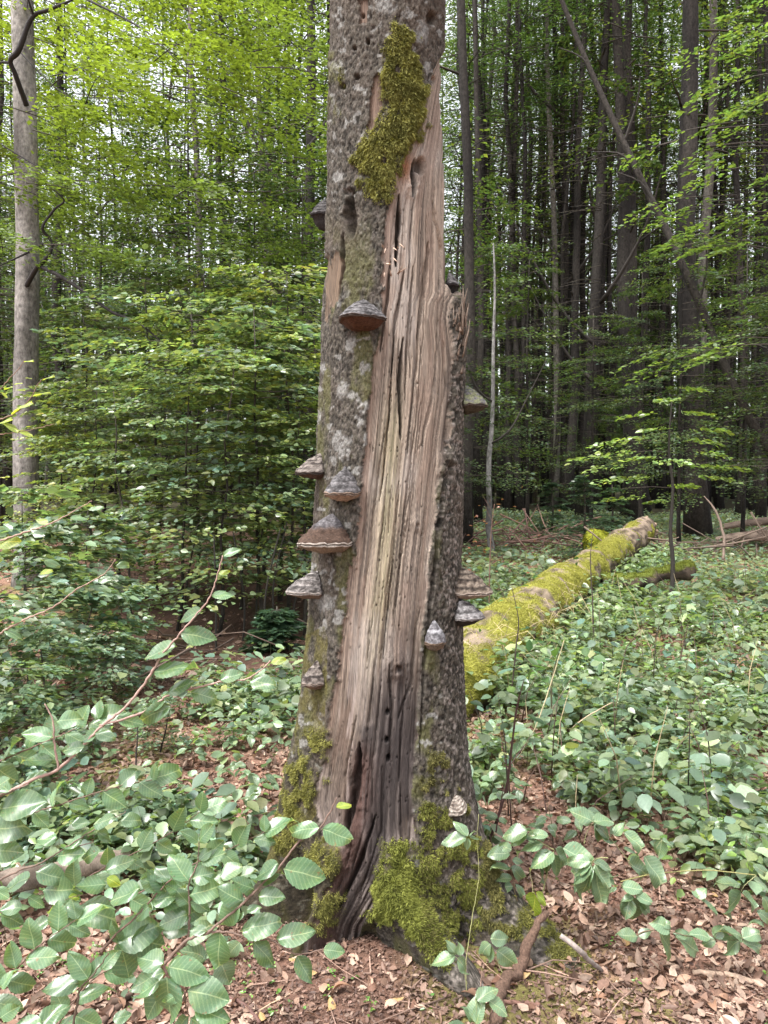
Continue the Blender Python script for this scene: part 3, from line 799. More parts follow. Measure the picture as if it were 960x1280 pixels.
def mf(Vr, nr):
    up = nr[..., 2] + .15
    n = fbm(Vr[..., 0] * 4.5, Vr[..., 1] * 4.5, Vr[..., 2] * 4.5, seed=12, oct=4)
    far = sstep(11.8, 10.8, Vr[..., 1])
    return sstep(.0, .3, up + (n - .5) * 1.2) * np.maximum(far, sstep(.56, .62, n)) * (.05 + .95 * sstep(.41, .52, n))
tl, lpts, lrad = log('mossy_log', 'long fallen log thick with yellow green moss, running away behind the dead trunk', 'log', LP, [.26, .26, .26, .235, .21, .20], 72, 260, .08, barkcol((.06, .045, .035), (.24, .185, .14), 14), M_MOSSBED, 4, 4, 150000, mf, .013, (.17, .165, .035), (.42, .41, .10))
# bark slabs lifting off and a knot
for k, (uu, vv, yy) in enumerate([(700, 735, 8.4), (655, 770, 6.9)]):
    c = P(uu, vv + 22, yy - .2)
    b = MB(); q = np.array([[-.16, -.02, .0], [.16, -.02, .03], [.17, .10, .05], [-.15, .12, .03]])
    Vq = np.concatenate([q, q + np.array([0, 0, .035])]) + c - LP[0]
    b.add(Vq, [[0, 3, 2, 1], [4, 5, 6, 7], [0, 1, 5, 4], [1, 2, 6, 5], [2, 3, 7, 6], [3, 0, 4, 7]], C=[.24, .20, .17])
    b.build('bark_slab', M_BARK, tl)
mb = MB(); rs = np.random.default_rng(4)
for k in range(40):     # broken fibres at the far end
    a = rs.uniform(0, 6.28); rr = .2 * math.sqrt(rs.random()); e = lpts[-1] + np.array([math.cos(a) * rr, -.05, math.sin(a) * rr])
    mb.tube(np.stack([e, e + (lpts[-1] - lpts[-6]) / np.linalg.norm(lpts[-1] - lpts[-6]) * rs.uniform(.08, .35)]), [.03, .004], 4, C=np.array([.34, .25, .18]) * rs.uniform(.6, 1.1))
mb.build('broken_end', M_WOOD, tl, origin=LP[0])
mf2 = lambda Vr, nr: sstep(.1, .5, nr[..., 2] + (fbm(Vr[..., 0] * 7, Vr[..., 1] * 7, seed=2, oct=3) - .5) * 1.6)
log('rotting_log', 'dark rotting log with a hollow side lying among the plants right of the mossy log', 'log', [P(752, 722, 9.6), P(790, 728, 9.3), P(830, 716, 9.4), P(862, 712, 9.6)], [.07, .10, .085, .11], 24, 60, .05, barkcol((.025, .02, .017), (.11, .08, .06)), M_BARK, 5, 9, 2500, mf2, .02, (.10, .12, .02), (.25, .27, .05))
log('rotting_log', 'low moss covered log half buried in leaves in the right middle ground', 'log', [P(728, 875, 5.2), P(770, 900, 4.9), P(810, 918, 4.75), P(850, 940, 4.6)], [.045, .065, .07, .055], 24, 60, .03, barkcol((.035, .025, .02), (.14, .09, .06)), M_BARK, 6, 12, 16000, mf2, .014, (.13, .12, .02), (.38, .33, .07))
log('rotting_log', 'brown rotting log end jutting out left of the trunk foot', 'log', [P(250, 1040, 3.45), P(300, 1040, 3.35), P(350, 1040, 3.2), P(395, 1050, 3.1)], [.05, .065, .07, .07], 28, 60, .02, barkcol((.06, .035, .03), (.24, .15, .11), 20), M_WOOD, 7, 16, 5000, lambda V, n: sstep(.3, .8, n[..., 2]) * sstep(-.30, -.2, V[..., 0]), .01)
log('bleached_log', 'pale barkless log crossing behind the beech shoots at left', 'log', [P(-40, 1112, 2.6), P(40, 1096, 2.75), P(130, 1078, 2.9), P(215, 1066, 3.05)], [.036, .040, .036, .022], 24, 80, .022, barkcol((.09, .07, .055), (.27, .215, .175), 22), M_WOOD, 8, 10)
log('fallen_trunk', 'bare grey brown fallen trunk at the right edge, upper of two', 'log', [P(905, 658, 16), P(940, 653, 15.8), P(1010, 648, 15.5)], [.06, .075, .09], 14, 24, .02, barkcol((.15, .11, .09), (.36, .27, .22)), M_BARK, 9, 4)
log('fallen_trunk', 'thicker bare fallen trunk at the right edge, lower of two', 'log', [P(895, 676, 14.5), P(940, 670, 14.3), P(1010, 666, 14)], [.08, .10, .11], 14, 24, .02, barkcol((.13, .09, .075), (.33, .25, .20)), M_BARK, 10, 4)
log('mossy_stump', 'small rounded mossy stump beside the bare end of the long log', 'stump', [P(747, 690, 12.3) - np.array([0, 0, .3]), P(747, 672, 12.3), P(748, 662, 12.3)], [.24, .20, .05], 20, 24, .05, barkcol((.1, .08, .05), (.2, .16, .1)), M_MOSSBED, 11, 4, 5000, lambda V, n: np.ones(V.shape[:2]), .03)

def stick(name, label, cat, pix, rad, c=(.22, .15, .11), group=None, seg=8, side=(), amp=.1, mat=None):
    """pix: (u, v, Y or None for lying on the ground)"""
    pts = []
    for q in pix:
        if len(q) == 2:
            g_ = G(*q); g_[2] = ground_z(g_[0], g_[1]) + float(np.max(rad)) * .8; pts.append(g_)
        else: pts.append(P(*q))
    pts, r = resample(pts, rad, max(12, 5 * len(pix)))
    o = pts[0].copy(); b = MB()
    pts = pts + (RNG.normal(0, 1, pts.shape) * np.array(r)[:, None] * .22)
    b.tube(pts, r, seg, C=c, amp=float(np.max(r)) * amp, freq=60)
    ob = link(name, b.mesh(name, mat or M_TWIG, True, origin=o), None, o)
    return tag(ob, label, cat, group)
stick('root_branch', 'thick crooked brown branch leaning on the ground right of the mossy root', 'branch', [(683, 1140, 2.42), (668, 1165, 2.38), (655, 1195, 2.35), (648, 1222), (630, 1242), (618, 1290)], [.010, .013, .016, .017, .018, .018], (.12, .075, .055), seg=14, amp=.5, mat=M_BARK)
stick('stick', 'short dark stick crossing in front of the leaning branch', 'stick', [(595, 1262), (630, 1258), (660, 1262), (675, 1268)], [.005, .006, .007, .007], (.15, .08, .06))
stick('stick', 'straight pale stick lying at the lower right on dead leaves', 'stick', [(866, 1222), (910, 1228), (955, 1236)], [.007, .009, .009], (.38, .27, .20))
stick('stick', 'thin brown stick just above the pale one, among dead leaves', 'stick', [(770, 1186), (800, 1188), (835, 1198)], [.003, .004, .005], (.14, .07, .05))
stick('stick', 'grey stick lying along the right mossy root', 'stick', [(700, 1168, 2.3), (725, 1190, 2.28), (752, 1222)], [.008, .009, .006], (.24, .20, .18))
stick('stick', 'dark branch in the bottom left corner under the beech shoots', 'stick', [(125, 1290), (155, 1262), (180, 1240), (210, 1225)], [.011, .010, .009, .006], (.10, .065, .05))
stick('stick', 'thin dark stick on bare soil at the bottom left of the trunk', 'stick', [(285, 1252), (305, 1268), (325, 1285)], [.005, .006, .006], (.11, .06, .05))
stick('stick', 'slender pale twig forked on the soil below the trunk', 'stick', [(300, 1285), (335, 1262), (360, 1250), (367, 1236)], [.002, .002, .0018, .0012], (.45, .33, .22))
stick('stick', 'fine twig lying below the leaf shoots near the trunk', 'stick', [(308, 1205), (322, 1225), (335, 1240)], [.0018, .002, .002], (.14, .08, .06))
stick('stick', 'long thin stick crossing the litter at the lower right', 'stick', [(905, 1232), (930, 1250), (958, 1258)], [.003, .0025, .002], (.22, .15, .11))
stick('bramble_runner', 'long arched green brown bramble runner crossing the right middle ground', 'bramble stem', [(776, 1102, 2.55), (820, 1092, 2.6), (885, 1088, 2.65), (945, 1094, 2.6)], [.002, .0022, .0022, .0016], (.22, .20, .08))
stick('dry_stem', 'pale dry bent stem right of the trunk in front of the log', 'stem', [(640, 960, 4.2), (668, 912, 4.1), (690, 850, 4.1), (705, 800, 4.1)], [.003, .003, .003, .002], (.42, .36, .22))
stick('dry_stem', 'long pale dry stem lying across the bush below the mossy log', 'stem', [(712, 912, 4.4), (735, 895, 4.4), (765, 878, 4.5)], [.004, .004, .003], (.42, .33, .22))
# brush heap and fallen twigs far right
def brush(name, label, c, n, spread, L, col, seed, rmax=.02):
    b = MB(); rs = np.random.default_rng(seed)
    for k in range(n):
        o = c + rs.normal(0, 1, 3) * np.array(spread) * .5; o[2] = ground_z(o[0], o[1]) + abs(rs.normal(0, spread[2]))
        d = unit(rs.normal(0, 1, 3) * np.array([1, .5, .35])); l = rs.uniform(.4, 1) * L
        pts = np.stack([o - d * l / 2, o + rs.normal(0, .06, 3) * L, o + d * l / 2 + np.array([0, 0, -.05])])
        b.tube(pts, np.array([1, .8, .3]) * rs.uniform(.3, 1) * rmax, 4, C=np.array(col) * rs.uniform(.5, 1.3))
    o = b.build(name, M_TWIG); return tag(o, label, 'brushwood', kind='stuff')
brush('brushwood', 'tangled heap of dead reddish twigs behind the clearing at the thin grey tree', P(655, 668, 14), 130, (1.9, .8, .16), 1.4, (.17, .10, .08), 1)
brush('brushwood', 'loose pile of dead branches right of the far end of the mossy log', P(890, 684, 13), 60, (2.2, 1.2, .2), 1.5, (.13, .095, .075), 2, .019)
brush('brushwood', 'dead branches and sticks under the dark thicket at left', P(250, 850, 6.5), 60, (2.2, 1.0, .1), .9, (.10, .07, .055), 3, .012)
stick('dead_branch', 'bare bent dead branch standing over the twig pile at right', 'branch', [(880, 620, 12.5), (895, 640, 12.4), (905, 672, 12.3), (903, 704, 12.2)], [.006, .018, .022, .02], (.17, .125, .10))
# ------------------------------------------------------------------ foliage
def spray_leaves(rng, o, az, Ls, n, leaf, rise=.1, droop=.25, width=.22, tilt=.35, thick=.035, out=.55):
    """leaf bases along flat layered sprays; o (S,3), az (S), Ls (S), n leaves each"""
    S = len(o)
    d = np.stack([np.cos(az), np.sin(az), np.zeros(S)], -1); sd_ = np.stack([-np.sin(az), np.cos(az), np.zeros(S)], -1)
    k = np.repeat(np.arange(S), n); N = len(k)
    t = rng.uniform(.12, 1, N) ** .8
    # side twigs: leaves gather on a few lateral lines
    tw = np.round(t * 7) / 7; sgn = rng.choice([-1, 1], N)
    f = rng.random(N) ** .8
    lat = sgn * f * width * Ls[k] * (1.05 - tw) ** .5 * 1.3
    tt = tw + f * .22 + rng.normal(0, .02, N)
    p = o[k] + d[k] * (tt * Ls[k])[:, None] + sd_[k] * lat[:, None]
    p[:, 2] += (rise * tt - droop * tt ** 2) * Ls[k] - .25 * np.abs(lat) * .5 + rng.normal(0, thick, N) * Ls[k]
    dd = d[k] * .7 + sd_[k] * (sgn * rng.uniform(.2, 1.1, N))[:, None] + rng.normal(0, .3, (N, 3)); dd[:, 2] = dd[:, 2] * .35 - .12
    nn = np.array([0, 0, 1.]) + d[k] * out * rng.uniform(0, 1.6, (N, 1)) + rng.normal(0, tilt, (N, 3))
    L = leaf * rng.uniform(.6, 1.2, N)
    return p, unit(dd), unit(nn), L

def crown_mesh(name, rng, S, n, h0, h1, rad, leaf, col, axis_f=None, hpow=1.0, detail=4, droop=.25, twig=.012, mat=None, az0=None, width=.22, thick=.035, taper=.55, colvar=.22):
    h = h0 + (h1 - h0) * rng.random(S) ** hpow
    az = rng.uniform(0, 2 * np.pi, S) if az0 is None else rng.uniform(az0[0], az0[1], S)
    fr = (h - h0) / (h1 - h0)
    Ls = rad * rng.uniform(.5, 1.1, S) * (1 - taper * fr ** 1.3)
    o = np.stack([np.zeros(S), np.zeros(S), h], -1)
    if axis_f is not None: o = axis_f(h)
    p, d, nn, L = spray_leaves(rng, o, az, Ls, n, leaf, droop=droop, width=width, thick=thick)
    N = len(p)
    V, F = (leaves6 if detail == 6 else leaves4)(p, d, nn, L, L * rng.uniform(.5, .68, N), .12)
    C = np.repeat(jcol(N, col, colvar, .16, rng), detail, axis=0)
    # twigs
    tb = MB()
    for q in range(S):
        t = np.linspace(0, .95, 4); a = az[q]
        pts = o[q] + np.stack([np.cos(a) * t * Ls[q], np.sin(a) * t * Ls[q], (.1 * t - droop * t ** 2) * Ls[q]], -1)
        pts[1:-1] += rng.normal(0, .02, (2, 3)) * Ls[q]
        tb.tube(pts, np.array([1, .7, .45, .15]) * twig * (.5 + .5 * Ls[q] / rad), 3, C=[.05, .04, .032])
    Vt = np.concatenate(tb.V); nV = len(V)
    polys = [F, np.concatenate(tb.Q) + nV, np.concatenate(tb.T) + nV]
    me = mesh_np(name, np.concatenate([V, Vt]), polys, [mat or M_LEAFFAR, M_TWIG], np.concatenate([C, np.concatenate(tb.C)]), False, [0, 1, 1])
    return me

def trunk_mesh(name, rng, H, r, lean=(0, 0), seg=10, bend=.15, col=((.035, .030, .026), (.10, .088, .075)), top=.25, base=1.35, rings=14):
    z = np.linspace(0, 1, rings) ** 1.15 * H
    t = z / H
    w = np.cumsum(rng.normal(0, 1, (rings, 2)), axis=0) * bend * H / 22 / math.sqrt(rings)
    w = w - t[:, None] * w[-1]
    pts = np.stack([lean[0] * t + w[:, 0], lean[1] * t + w[:, 1], z - .1], -1)
    rad = r * (1 - (1 - top) * t) * (1 + (base - 1) * np.exp(-z / .35))
    V, Q, T = tube(pts, rad, seg, r * .10, int(rng.integers(1000)), 2.2)
    n = sstep(.3, .7, fbm(V[:, 0] * 4, V[:, 1] * 4, V[:, 2] * 1.6, seed=int(rng.integers(99)), oct=4))[:, None]
    C = np.array(col[0]) * (1 - n) + np.array(col[1]) * n
    return mesh_np(name, V, [Q, T], M_TRUNK, C, True), (lambda h: np.stack([np.interp(h, pts[:, 2], pts[:, 0]), np.interp(h, pts[:, 2], pts[:, 1]), h], -1))

rf = np.random.default_rng(77)
GRN_DK = (.045, .070, .030); GRN = (.062, .094, .036); GRN_LT = (.090, .130, .040); YEL = (.155, .205, .038)
# tall forest crowns (shared by the trees)
CR_TALL = [crown_mesh('tall_crown', rf, 80, 85, 4.5, 24, 3.2, .115, [GRN, GRN_LT, GRN_DK, GRN, GRN_LT][q], hpow=.75, droop=.2, twig=.03, thick=.06) for q in range(5)]
CR_HIGH = [crown_mesh('tall_crown', rf, 50, 66, 7.5, 25, 2.8, .115, [(.085, .125, .04), (.12, .165, .045), (.10, .15, .04)][q], hpow=.85, droop=.2, twig=.03, thick=.06) for q in range(3)]
CR_LOW = [crown_mesh('understorey_crown', rf, 60, 130, 1.2, 7.5, 2.3, .085, [GRN, GRN_DK, GRN][q], hpow=.9, droop=.18, twig=.014, thick=.03, taper=.6) for q in range(3)]
CR_DEAD = []
for q in range(2):      # spruce: bare dead twigs low down, needles hanging high up
    b = MB()
    for k in range(90):
        h = rf.uniform(2.5, 14); a = rf.uniform(0, 6.28); L_ = rf.uniform(.5, 1.7)
        e = np.array([math.cos(a) * L_, math.sin(a) * L_, -.15 * L_])
        b.tube(np.stack([[0, 0, h], e * .5 + [0, 0, h + .06], e + [0, 0, h]]), [.016, .01, .003], 3, C=[.06, .05, .04])
    S = 40; h = rf.uniform(11, 24, S); az = rf.uniform(0, 6.28, S); Ls = 2.8 * (1.1 - (h - 11) / 15)
    p, d, nn, L = spray_leaves(rf, np.stack([np.zeros(S), np.zeros(S), h], -1), az, Ls, 100, .16, droop=.35, thick=.05)
    V, F = leaves4(p, d, nn, L, L * .22, .1)
    b.add(V, T=F, C=np.repeat(jcol(len(p), (.05, .085, .035), .2, .1, rf), 4, axis=0))
    CR_DEAD.append(b.mesh('spruce_crown', M_LEAFFAR))

def place_tree(name, label, u, vref, w, Y, u_top=None, group=None, crown=None, H=None, bark=None, bend=.15, seg=10, cat='tree', crown_rot=None, top=.25, rings=14, cscale=1.0):
    b = P(u, vref, Y); x0 = b[0]
    r = w * Y / FPX / 2
    H = H or float(rf.uniform(21, 26))
    lean = 0.0
    if u_top is not None:
        tp = P(u_top, 0, Y); lean = (tp[0] - x0) / (tp[2] - b[2]); x0 = x0 - lean * (b[2] - .5)
    z0 = float(ground_z(x0, Y))
    t = thing(name, label, cat, (x0, Y, z0), 0, group)
    me, ax = trunk_mesh('trunk', rf, H, r, (lean * H, 0), seg, bend, bark or ((.035, .030, .026), (.10, .088, .075)), top=top, rings=rings)
    link('trunk', me, t)
    if crown is not None:
        c = link('crown', crown, t)
        c.rotation_euler = (0, math.atan(lean) if lean else 0, float(rf.uniform(0, 6.28)) if crown_rot is None else crown_rot)
        s = float(rf.uniform(.88, 1.12)) * cscale; c.scale = (s, s, s)
    return t, x0, z0

DK = ((.014, .012, .011), (.045, .039, .034)); PL = ((.12, .11, .095), (.30, .275, .245)); GY = ((.06, .054, .048), (.17, .155, .135))
# trees one can pick out
NAMED = [
 ('beech_tree', 'slim pale trunk seen through leaves left of the dark forked tree', 241, 300, 10, 19, 243, 'T', GY),
 ('beech_tree', 'dark thin trunk right of the pale one in the upper left', 277, 300, 10, 22, 277, 'T', DK),
 ('beech_tree', 'straight brown grey trunk in the upper left between two thinner ones', 329, 300, 10, 24, 327, 'T', GY),
 ('beech_tree', 'thin trunk just left of the dark forked tree', 345, 300, 7, 26, 343, 'T', DK),
 ('beech_tree', 'dark trunk with side branches, nearest to the left edge of the dead trunk', 384, 250, 17, 18, 386, 'T', DK),
 ('beech_tree', 'thin trunk half hidden in yellow green leaves in the upper left', 290, 300, 6, 28, 292, 'T', DK),
 ('beech_tree', 'trunk rising just behind the right side of the dead trunk top', 571, 150, 14, 14, 568, 'T', DK),
 ('beech_tree', 'slender smooth light grey trunk standing in the clearing edge right of the dead trunk', 615, 520, 8, 13, 619, 'L', ((.13, .125, .12), (.27, .26, .25))),
 ('spruce_tree', 'left one of a close pair of dark trunks behind the light grey sapling', 637, 520, 9, 23, 644, 'S', DK),
 ('spruce_tree', 'right one of a close pair of dark trunks behind the light grey sapling', 648, 520, 9, 23, 652, 'S', DK),
 ('spruce_tree', 'thin brown trunk between the dark pair and the thicker trunk', 672, 520, 5, 31, 680, 'S', ((.05, .04, .03), (.13, .10, .075))),
 ('spruce_tree', 'thin straight trunk next right of the thin brown one', 679, 520, 5, 30, 684, 'S', DK),
 ('spruce_tree', 'mid brown straight trunk above the twig pile', 686, 520, 9, 25, 690, 'S', GY),
 ('spruce_tree', 'dark straight trunk above the far end of the mossy log', 702, 520, 10, 25, 706, 'S', DK),
 ('spruce_tree', 'straight dark trunk with knobbly twigs left of the little fir', 716, 520, 12, 23, 727, 'S', DK),
 ('beech_tree', 'tall dark trunk that bends slightly and is crossed by the leaning tree', 772, 250, 19, 20, 768, 'T', DK),
 ('spruce_tree', 'dark trunk below the leaning tree, left of the thickest trunk', 789, 500, 17, 21, 790, 'S', DK),
 ('spruce_tree', 'thin dark trunk directly right of the one below the leaning tree', 808, 500, 10, 23, 815, 'S', DK),
 ('beech_tree', 'thickest dark trunk of the forest at right, behind leaning stem', 865, 450, 28, 16, 852, 'T', DK),
 ('beech_tree', 'grey trunk going up beside the thickest one at the upper right', 880, 300, 14, 19, 886, 'T', ((.035, .031, .028), (.10, .09, .078))),
 ('spruce_tree', 'dark slim trunk right of the thickest one', 921, 520, 10, 22, 926, 'S', DK),
 ('spruce_tree', 'slim trunk second from the right edge of the forest', 937, 520, 9, 24, 940, 'S', DK),
 ('spruce_tree', 'dark trunk at the far right edge', 955, 520, 11, 20, 957, 'S', DK),
 ('beech_tree', 'narrow upright trunk left of the light grey sapling', 600, 400, 6, 27, 604, 'T', DK),
 ('spruce_tree', 'narrow trunk between the thickest one and the slim dark one', 905, 520, 7, 27, 908, 'S', DK),
]
sets = {'T': CR_TALL, 'L': CR_LOW, 'S': CR_DEAD}
for q, (nm, lb, u, v, w, Y, ut, kd, bk) in enumerate(NAMED):
    cr_ = sets[kd][q % len(sets[kd])]
    if kd == 'T' and u > 560: cr_ = CR_HIGH[q % 3]
    t, x0, z0 = place_tree(nm, lb, u, v, w, Y, ut, None, None if kd == 'L' else cr_, bark=bk, H=5.3 if kd == 'L' else None, bend=.25)
    if kd == 'L' or lb.startswith('dark trunk with side'):
        for (da, h, L_) in ([(2.4, 4.6, 2.0), (.5, 6.3, 2.2), (2.6, 7.5, 2.4), (.7, 8.6, 1.6)] if kd != 'L' else [(.3, 1.9, .9), (2.8, 2.6, .7)]):
            e = np.array([math.cos(da), -.2, .0]) * L_
            b = MB(); b.tube(resample(np.array([[0, 0, h], e * .35 + [0, 0, h + .25 * L_], e * .7 + [0, 0, h + .9 * L_], e + [0, 0, h + 1.5 * L_]]), 1, 10)[0], np.linspace(.055, .012, 10) * (1 if kd != 'L' else .35), 6, C=[.035, .03, .026])
            b.build('branch', M_TWIG, t)
# the leaning stem at right
b = MB(); lp = [P(975, 590, 14.2), P(935, 520, 14.3), P(905, 455, 14.4), P(872, 375, 14.6), P(832, 285, 14.8), P(808, 238, 15), P(778, 175, 15.2), P(748, 110, 15.4), P(720, 45, 15.6), P(690, -30, 15.8)]
lp0 = np.array([lp[0][0] + .5, 14.1, float(ground_z(lp[0][0] + .5, 14.1)) - .1])
pp, rr = resample([lp0] + lp, np.linspace(.095, .045, 11), 40)
lt = thing('leaning_tree', 'dark thin tree leaning to the left across the straight trunks at right', 'tree', lp0)
b.tube(pp, rr, 8, C=[.035, .03, .026], amp=.01, freq=3); b.build('trunk', M_TRUNK, lt, True, origin=lp0)
for (i0, e) in [(22, P(770, 215, 15)), (27, P(800, 95, 14.8)), (31, P(700, 60, 15.6)), (25, P(742, 190, 15.3)), (16, P(880, 300, 14.2))]:
    b = MB(); a = pp[i0]; b.tube(resample([a, (a + e) / 2 + [.1, 0, .15], e], 1, 8)[0], np.linspace(.035, .008, 8), 5, C=[.035, .03, .026]); b.build('branch', M_TWIG, lt, origin=lp0)
o = link('crown', crown_mesh('leaning_crown', rf, 14, 90, 1.0, 11, 1.6, .10, GRN, axis_f=lambda h: np.stack([np.interp(h, pp[:, 2], pp[:, 0]), np.interp(h, pp[:, 2], pp[:, 1]), h], -1) - lp0 + [0, 0, lp0[2]] - np.array([0, 0, 1]) * lp0[2]), lt)

# the many others of the stand, nothing tells them apart
GF = 'trees of the surrounding forest'
for q in range(215):
    Y = 17 + 40 * rf.random() ** .8
    u = rf.uniform(-260, 1220)
    if q >= 140: u = rf.uniform(570, 980); Y = rf.uniform(24, 48)
    x = (u - 480) / FPX * Y
    if 480 < u < 560 and Y < 22: continue
    w = rf.choice([.14, .18, .22, .27, .32]) * FPX / Y
    leftside = u < 560
    kd = 'T' if rf.random() < (.75 if leftside else .5) else 'S'
    place_tree('forest_tree', 'slim dark trunk among many like it in the dim forest behind', u, 500, w, Y, None, GF, (sets[kd] if kd == 'S' or leftside else CR_HIGH)[q % 2], bend=.45, bark=GY if (u < 560 and rf.random() < .2) else DK, seg=7, rings=9)
BRM = []
for k in range(4):
    L_ = rf.uniform(1.8, 3.2); b = MB(); e = np.array([1, 0, 0]) * L_
    pts = resample(np.array([[0, 0, 0], e * .35 + [0, 0, .3 * L_], e * .7 + [0, .1, .8 * L_], e + [0, 0, 1.4 * L_]]), 1, 9)[0]
    b.tube(pts, np.linspace(.06, .01, 9), 5, C=[.04, .034, .03]); b.tube(np.stack([pts[4], pts[4] + [.3 * L_, .2, .15 * L_], pts[4] + [.6 * L_, .3, .5 * L_]]), [.03, .02, .006], 4, C=[.04, .034, .03])
    BRM.append(b.mesh('branch', M_TWIG))
for t in [o for o in scene.objects if o.get('group') == GF][::2]:
    for k in range(3):
        c = link('branch', BRM[k], t); c.location = (0, 0, float(rf.uniform(3, 14))); c.rotation_euler = (0, 0, float(rf.uniform(0, 6.28)))
# understorey beeches in front of the stand
YB = {590: 'young beech whose low leaves show just right of the dead trunk', 540: 'small young beech mostly hidden behind the dead trunk', 660: 'young beech behind the heap of dead twigs', 740: 'young beech with tiers of leaves above the grey green fir', 800: 'young beech filling the gap left of the thickest dark trunk', 850: 'leafy young beech in front of the thickest dark trunk', 930: 'young beech with wide tiers below the bright boughs at right', 980: 'young beech cut by the right edge behind the bare fallen trunks'}
for q, (u, Y, sc, mi) in enumerate([(590, 15, .9, 0), (540, 12.5, .7, 1), (660, 19, .9, 2), (740, 18, .7, 0), (800, 17, .8, 1), (850, 14.5, .75, 2), (930, 15, .8, 0), (990, 13, .8, 1), (1060, 13, 1.1, 2), (380, 13, .9, 1), (320, 15, 1.0, 0), (440, 17, 1.1, 2), (240, 14, 1.2, 1), (130, 15, 1.2, 2), (0, 16, 1.2, 0), (-80, 12, 1.0, 1), (360, 20, 1.4, 0), (200, 20, 1.3, 2), (820, 34, 1.5, 2)] + [(float(rf.uniform(-50, 1010)), float(rf.uniform(27, 52)), float(rf.uniform(1.0, 1.7)), int(rf.integers(3))) for _ in range(20)]):
    yb = YB.get(u) if q < 8 else None
    place_tree('young_beech', yb or 'bushy young beech with flat layered leaves deeper among the tall trunks', u, 560, 5, Y, None, 'young beeches under the tall trees', CR_LOW[mi], H=7.2 * sc, bark=DK, seg=6, rings=8, cscale=sc)
# far woods as one mass
b = MB(); rw = np.random.default_rng(5)
for k in range(420):
    Y = rw.uniform(58, 100); x = rw.uniform(-1.0, 1.0) * Y * .85; r = rw.uniform(.12, .26)
    z0 = float(ground_z(x, Y)); H = rw.uniform(20, 26)
    b.tube([[x, Y, z0 - .2], [x + rw.normal(0, .2), Y, z0 + H * .5], [x + rw.normal(0, .5), Y, z0 + H]], [r * 1.2, r, r * .4], 5, C=np.array([.06, .052, .045]) * rw.uniform(.5, 1.6))
N = 130000
Y = rw.uniform(60, 104, N); x = rw.uniform(-1, 1, N) * Y * .85
cl = fbm(x * .3, Y * .3, seed=6, oct=2)
z = .3 + 23 * rw.random(N) ** 1.5
c = np.stack([x, Y, z], -1)
V, F = leaves4(c, rw.normal(0, 1, (N, 3)), rw.normal(0, .6, (N, 3)) + [0, -.5, 1], rw.uniform(.3, .6, N), rw.uniform(.25, .4, N), .1)
b.add(V, T=F, C=np.repeat(jcol(N, (.05, .09, .025), .25, .15, rw), 4, axis=0))
dw = b.build('far_woods', M_LEAFFAR); tag(dw, 'far off woods closing the view between the trunks', 'forest', kind='stuff')

# big pale beech at the left edge with its lit crown
t, bx, bz = place_tree('beech_tree', 'big smooth grey beech trunk at the left edge with dark crooked branches', 31, 300, 31, 10.2, 28, None, None, bark=((.075, .068, .06), (.27, .25, .235)), bend=.06, seg=24, top=.55, rings=40, H=18)
def branch(t, pix, rad, name='branch', col=(.022, .018, .018), org=None, seg=7):
    pts, r = resample([P(*q) for q in pix], np.array(rad) * .68, 6 * len(pix)); b = MB(); b.tube(pts, r, seg, C=col, amp=float(np.max(r)) * .15, freq=12)
    return b.build(name, M_TWIG, t, True, origin=org)
OB = np.array([bx, 10.2, bz])
branch(t, [(33, 132, 10.05), (20, 95, 9.8), (13, 76, 9.7), (24, 62, 9.6), (40, 22, 9.5), (62, 12, 9.4), (95, -2, 9.2)], [.05, .045, .045, .05, .04, .03, .015], org=OB)
branch(t, [(-12, 80, 9.9), (2, 78, 9.8), (13, 78, 9.7)], [.015, .02, .03], org=OB)
branch(t, [(42, 20, 9.5), (38, 8, 9.4), (33, -8, 9.3)], [.03, .02, .012], org=OB)
branch(t, [(33, 358, 10.1), (46, 335, 9.9), (62, 318, 9.8), (63, 300, 9.8), (53, 285, 9.7), (68, 262, 9.7), (80, 250, 9.6), (60, 232, 9.5)], [.05, .045, .04, .03, .025, .022, .018, .01], org=OB)
branch(t, [(48, 332, 9.9), (75, 345, 9.7), (110, 368, 9.5), (140, 390, 9.3), (175, 405, 9.1), (215, 440, 8.9)], [.04, .035, .03, .025, .018, .008], org=OB)
branch(t, [(0, 332, 9.7), (30, 318, 9.8), (60, 302, 9.8)], [.012, .018, .025], org=OB)
branch(t, [(110, 0, 9), (150, 20, 8.8), (190, 45, 8.6), (225, 80, 8.4)], [.02, .016, .012, .006], org=OB)
branch(t, [(22, 62, 9.8), (70, 110, 9.5), (120, 140, 9.3)], [.012, .01, .006], org=OB)
branch(t, [(0, 180, 9.6), (60, 215, 9.4), (110, 235, 9.2)], [.014, .012, .006], org=OB)
rb = np.random.default_rng(21)
# its leafy boughs: sprays reaching out over the clearing edge
S = 230
uu = rb.uniform(-60, 420, S); vv = rb.uniform(-60, 330, S)
keep = rb.random(S) < np.where(uu < 190, 1.0, np.where(vv < 170, .75, np.where(vv > 230, .6, .25)))
uu, vv = uu[keep], vv[keep]; S = len(uu)
YY = rb.uniform(8.5, 14, S)
o = np.stack([P(uu[k] - 40, vv[k], YY[k]) for k in range(S)]); az = rb.uniform(-1.2, 1.0, S)
p, d, nn, L = spray_leaves(rb, o, az, rb.uniform(.7, 1.5, S), 170, .078, droop=.25, width=.3, thick=.04, rise=.12)
V, F = leaves4(p, d, nn, L, L * rb.uniform(.55, .7, len(p)), .12)
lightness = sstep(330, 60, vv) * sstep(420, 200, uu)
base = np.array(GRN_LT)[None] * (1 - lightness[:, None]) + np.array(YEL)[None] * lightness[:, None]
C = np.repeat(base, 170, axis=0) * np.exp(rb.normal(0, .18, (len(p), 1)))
b = MB(); b.add(V, T=F, C=np.repeat(C, 4, axis=0))
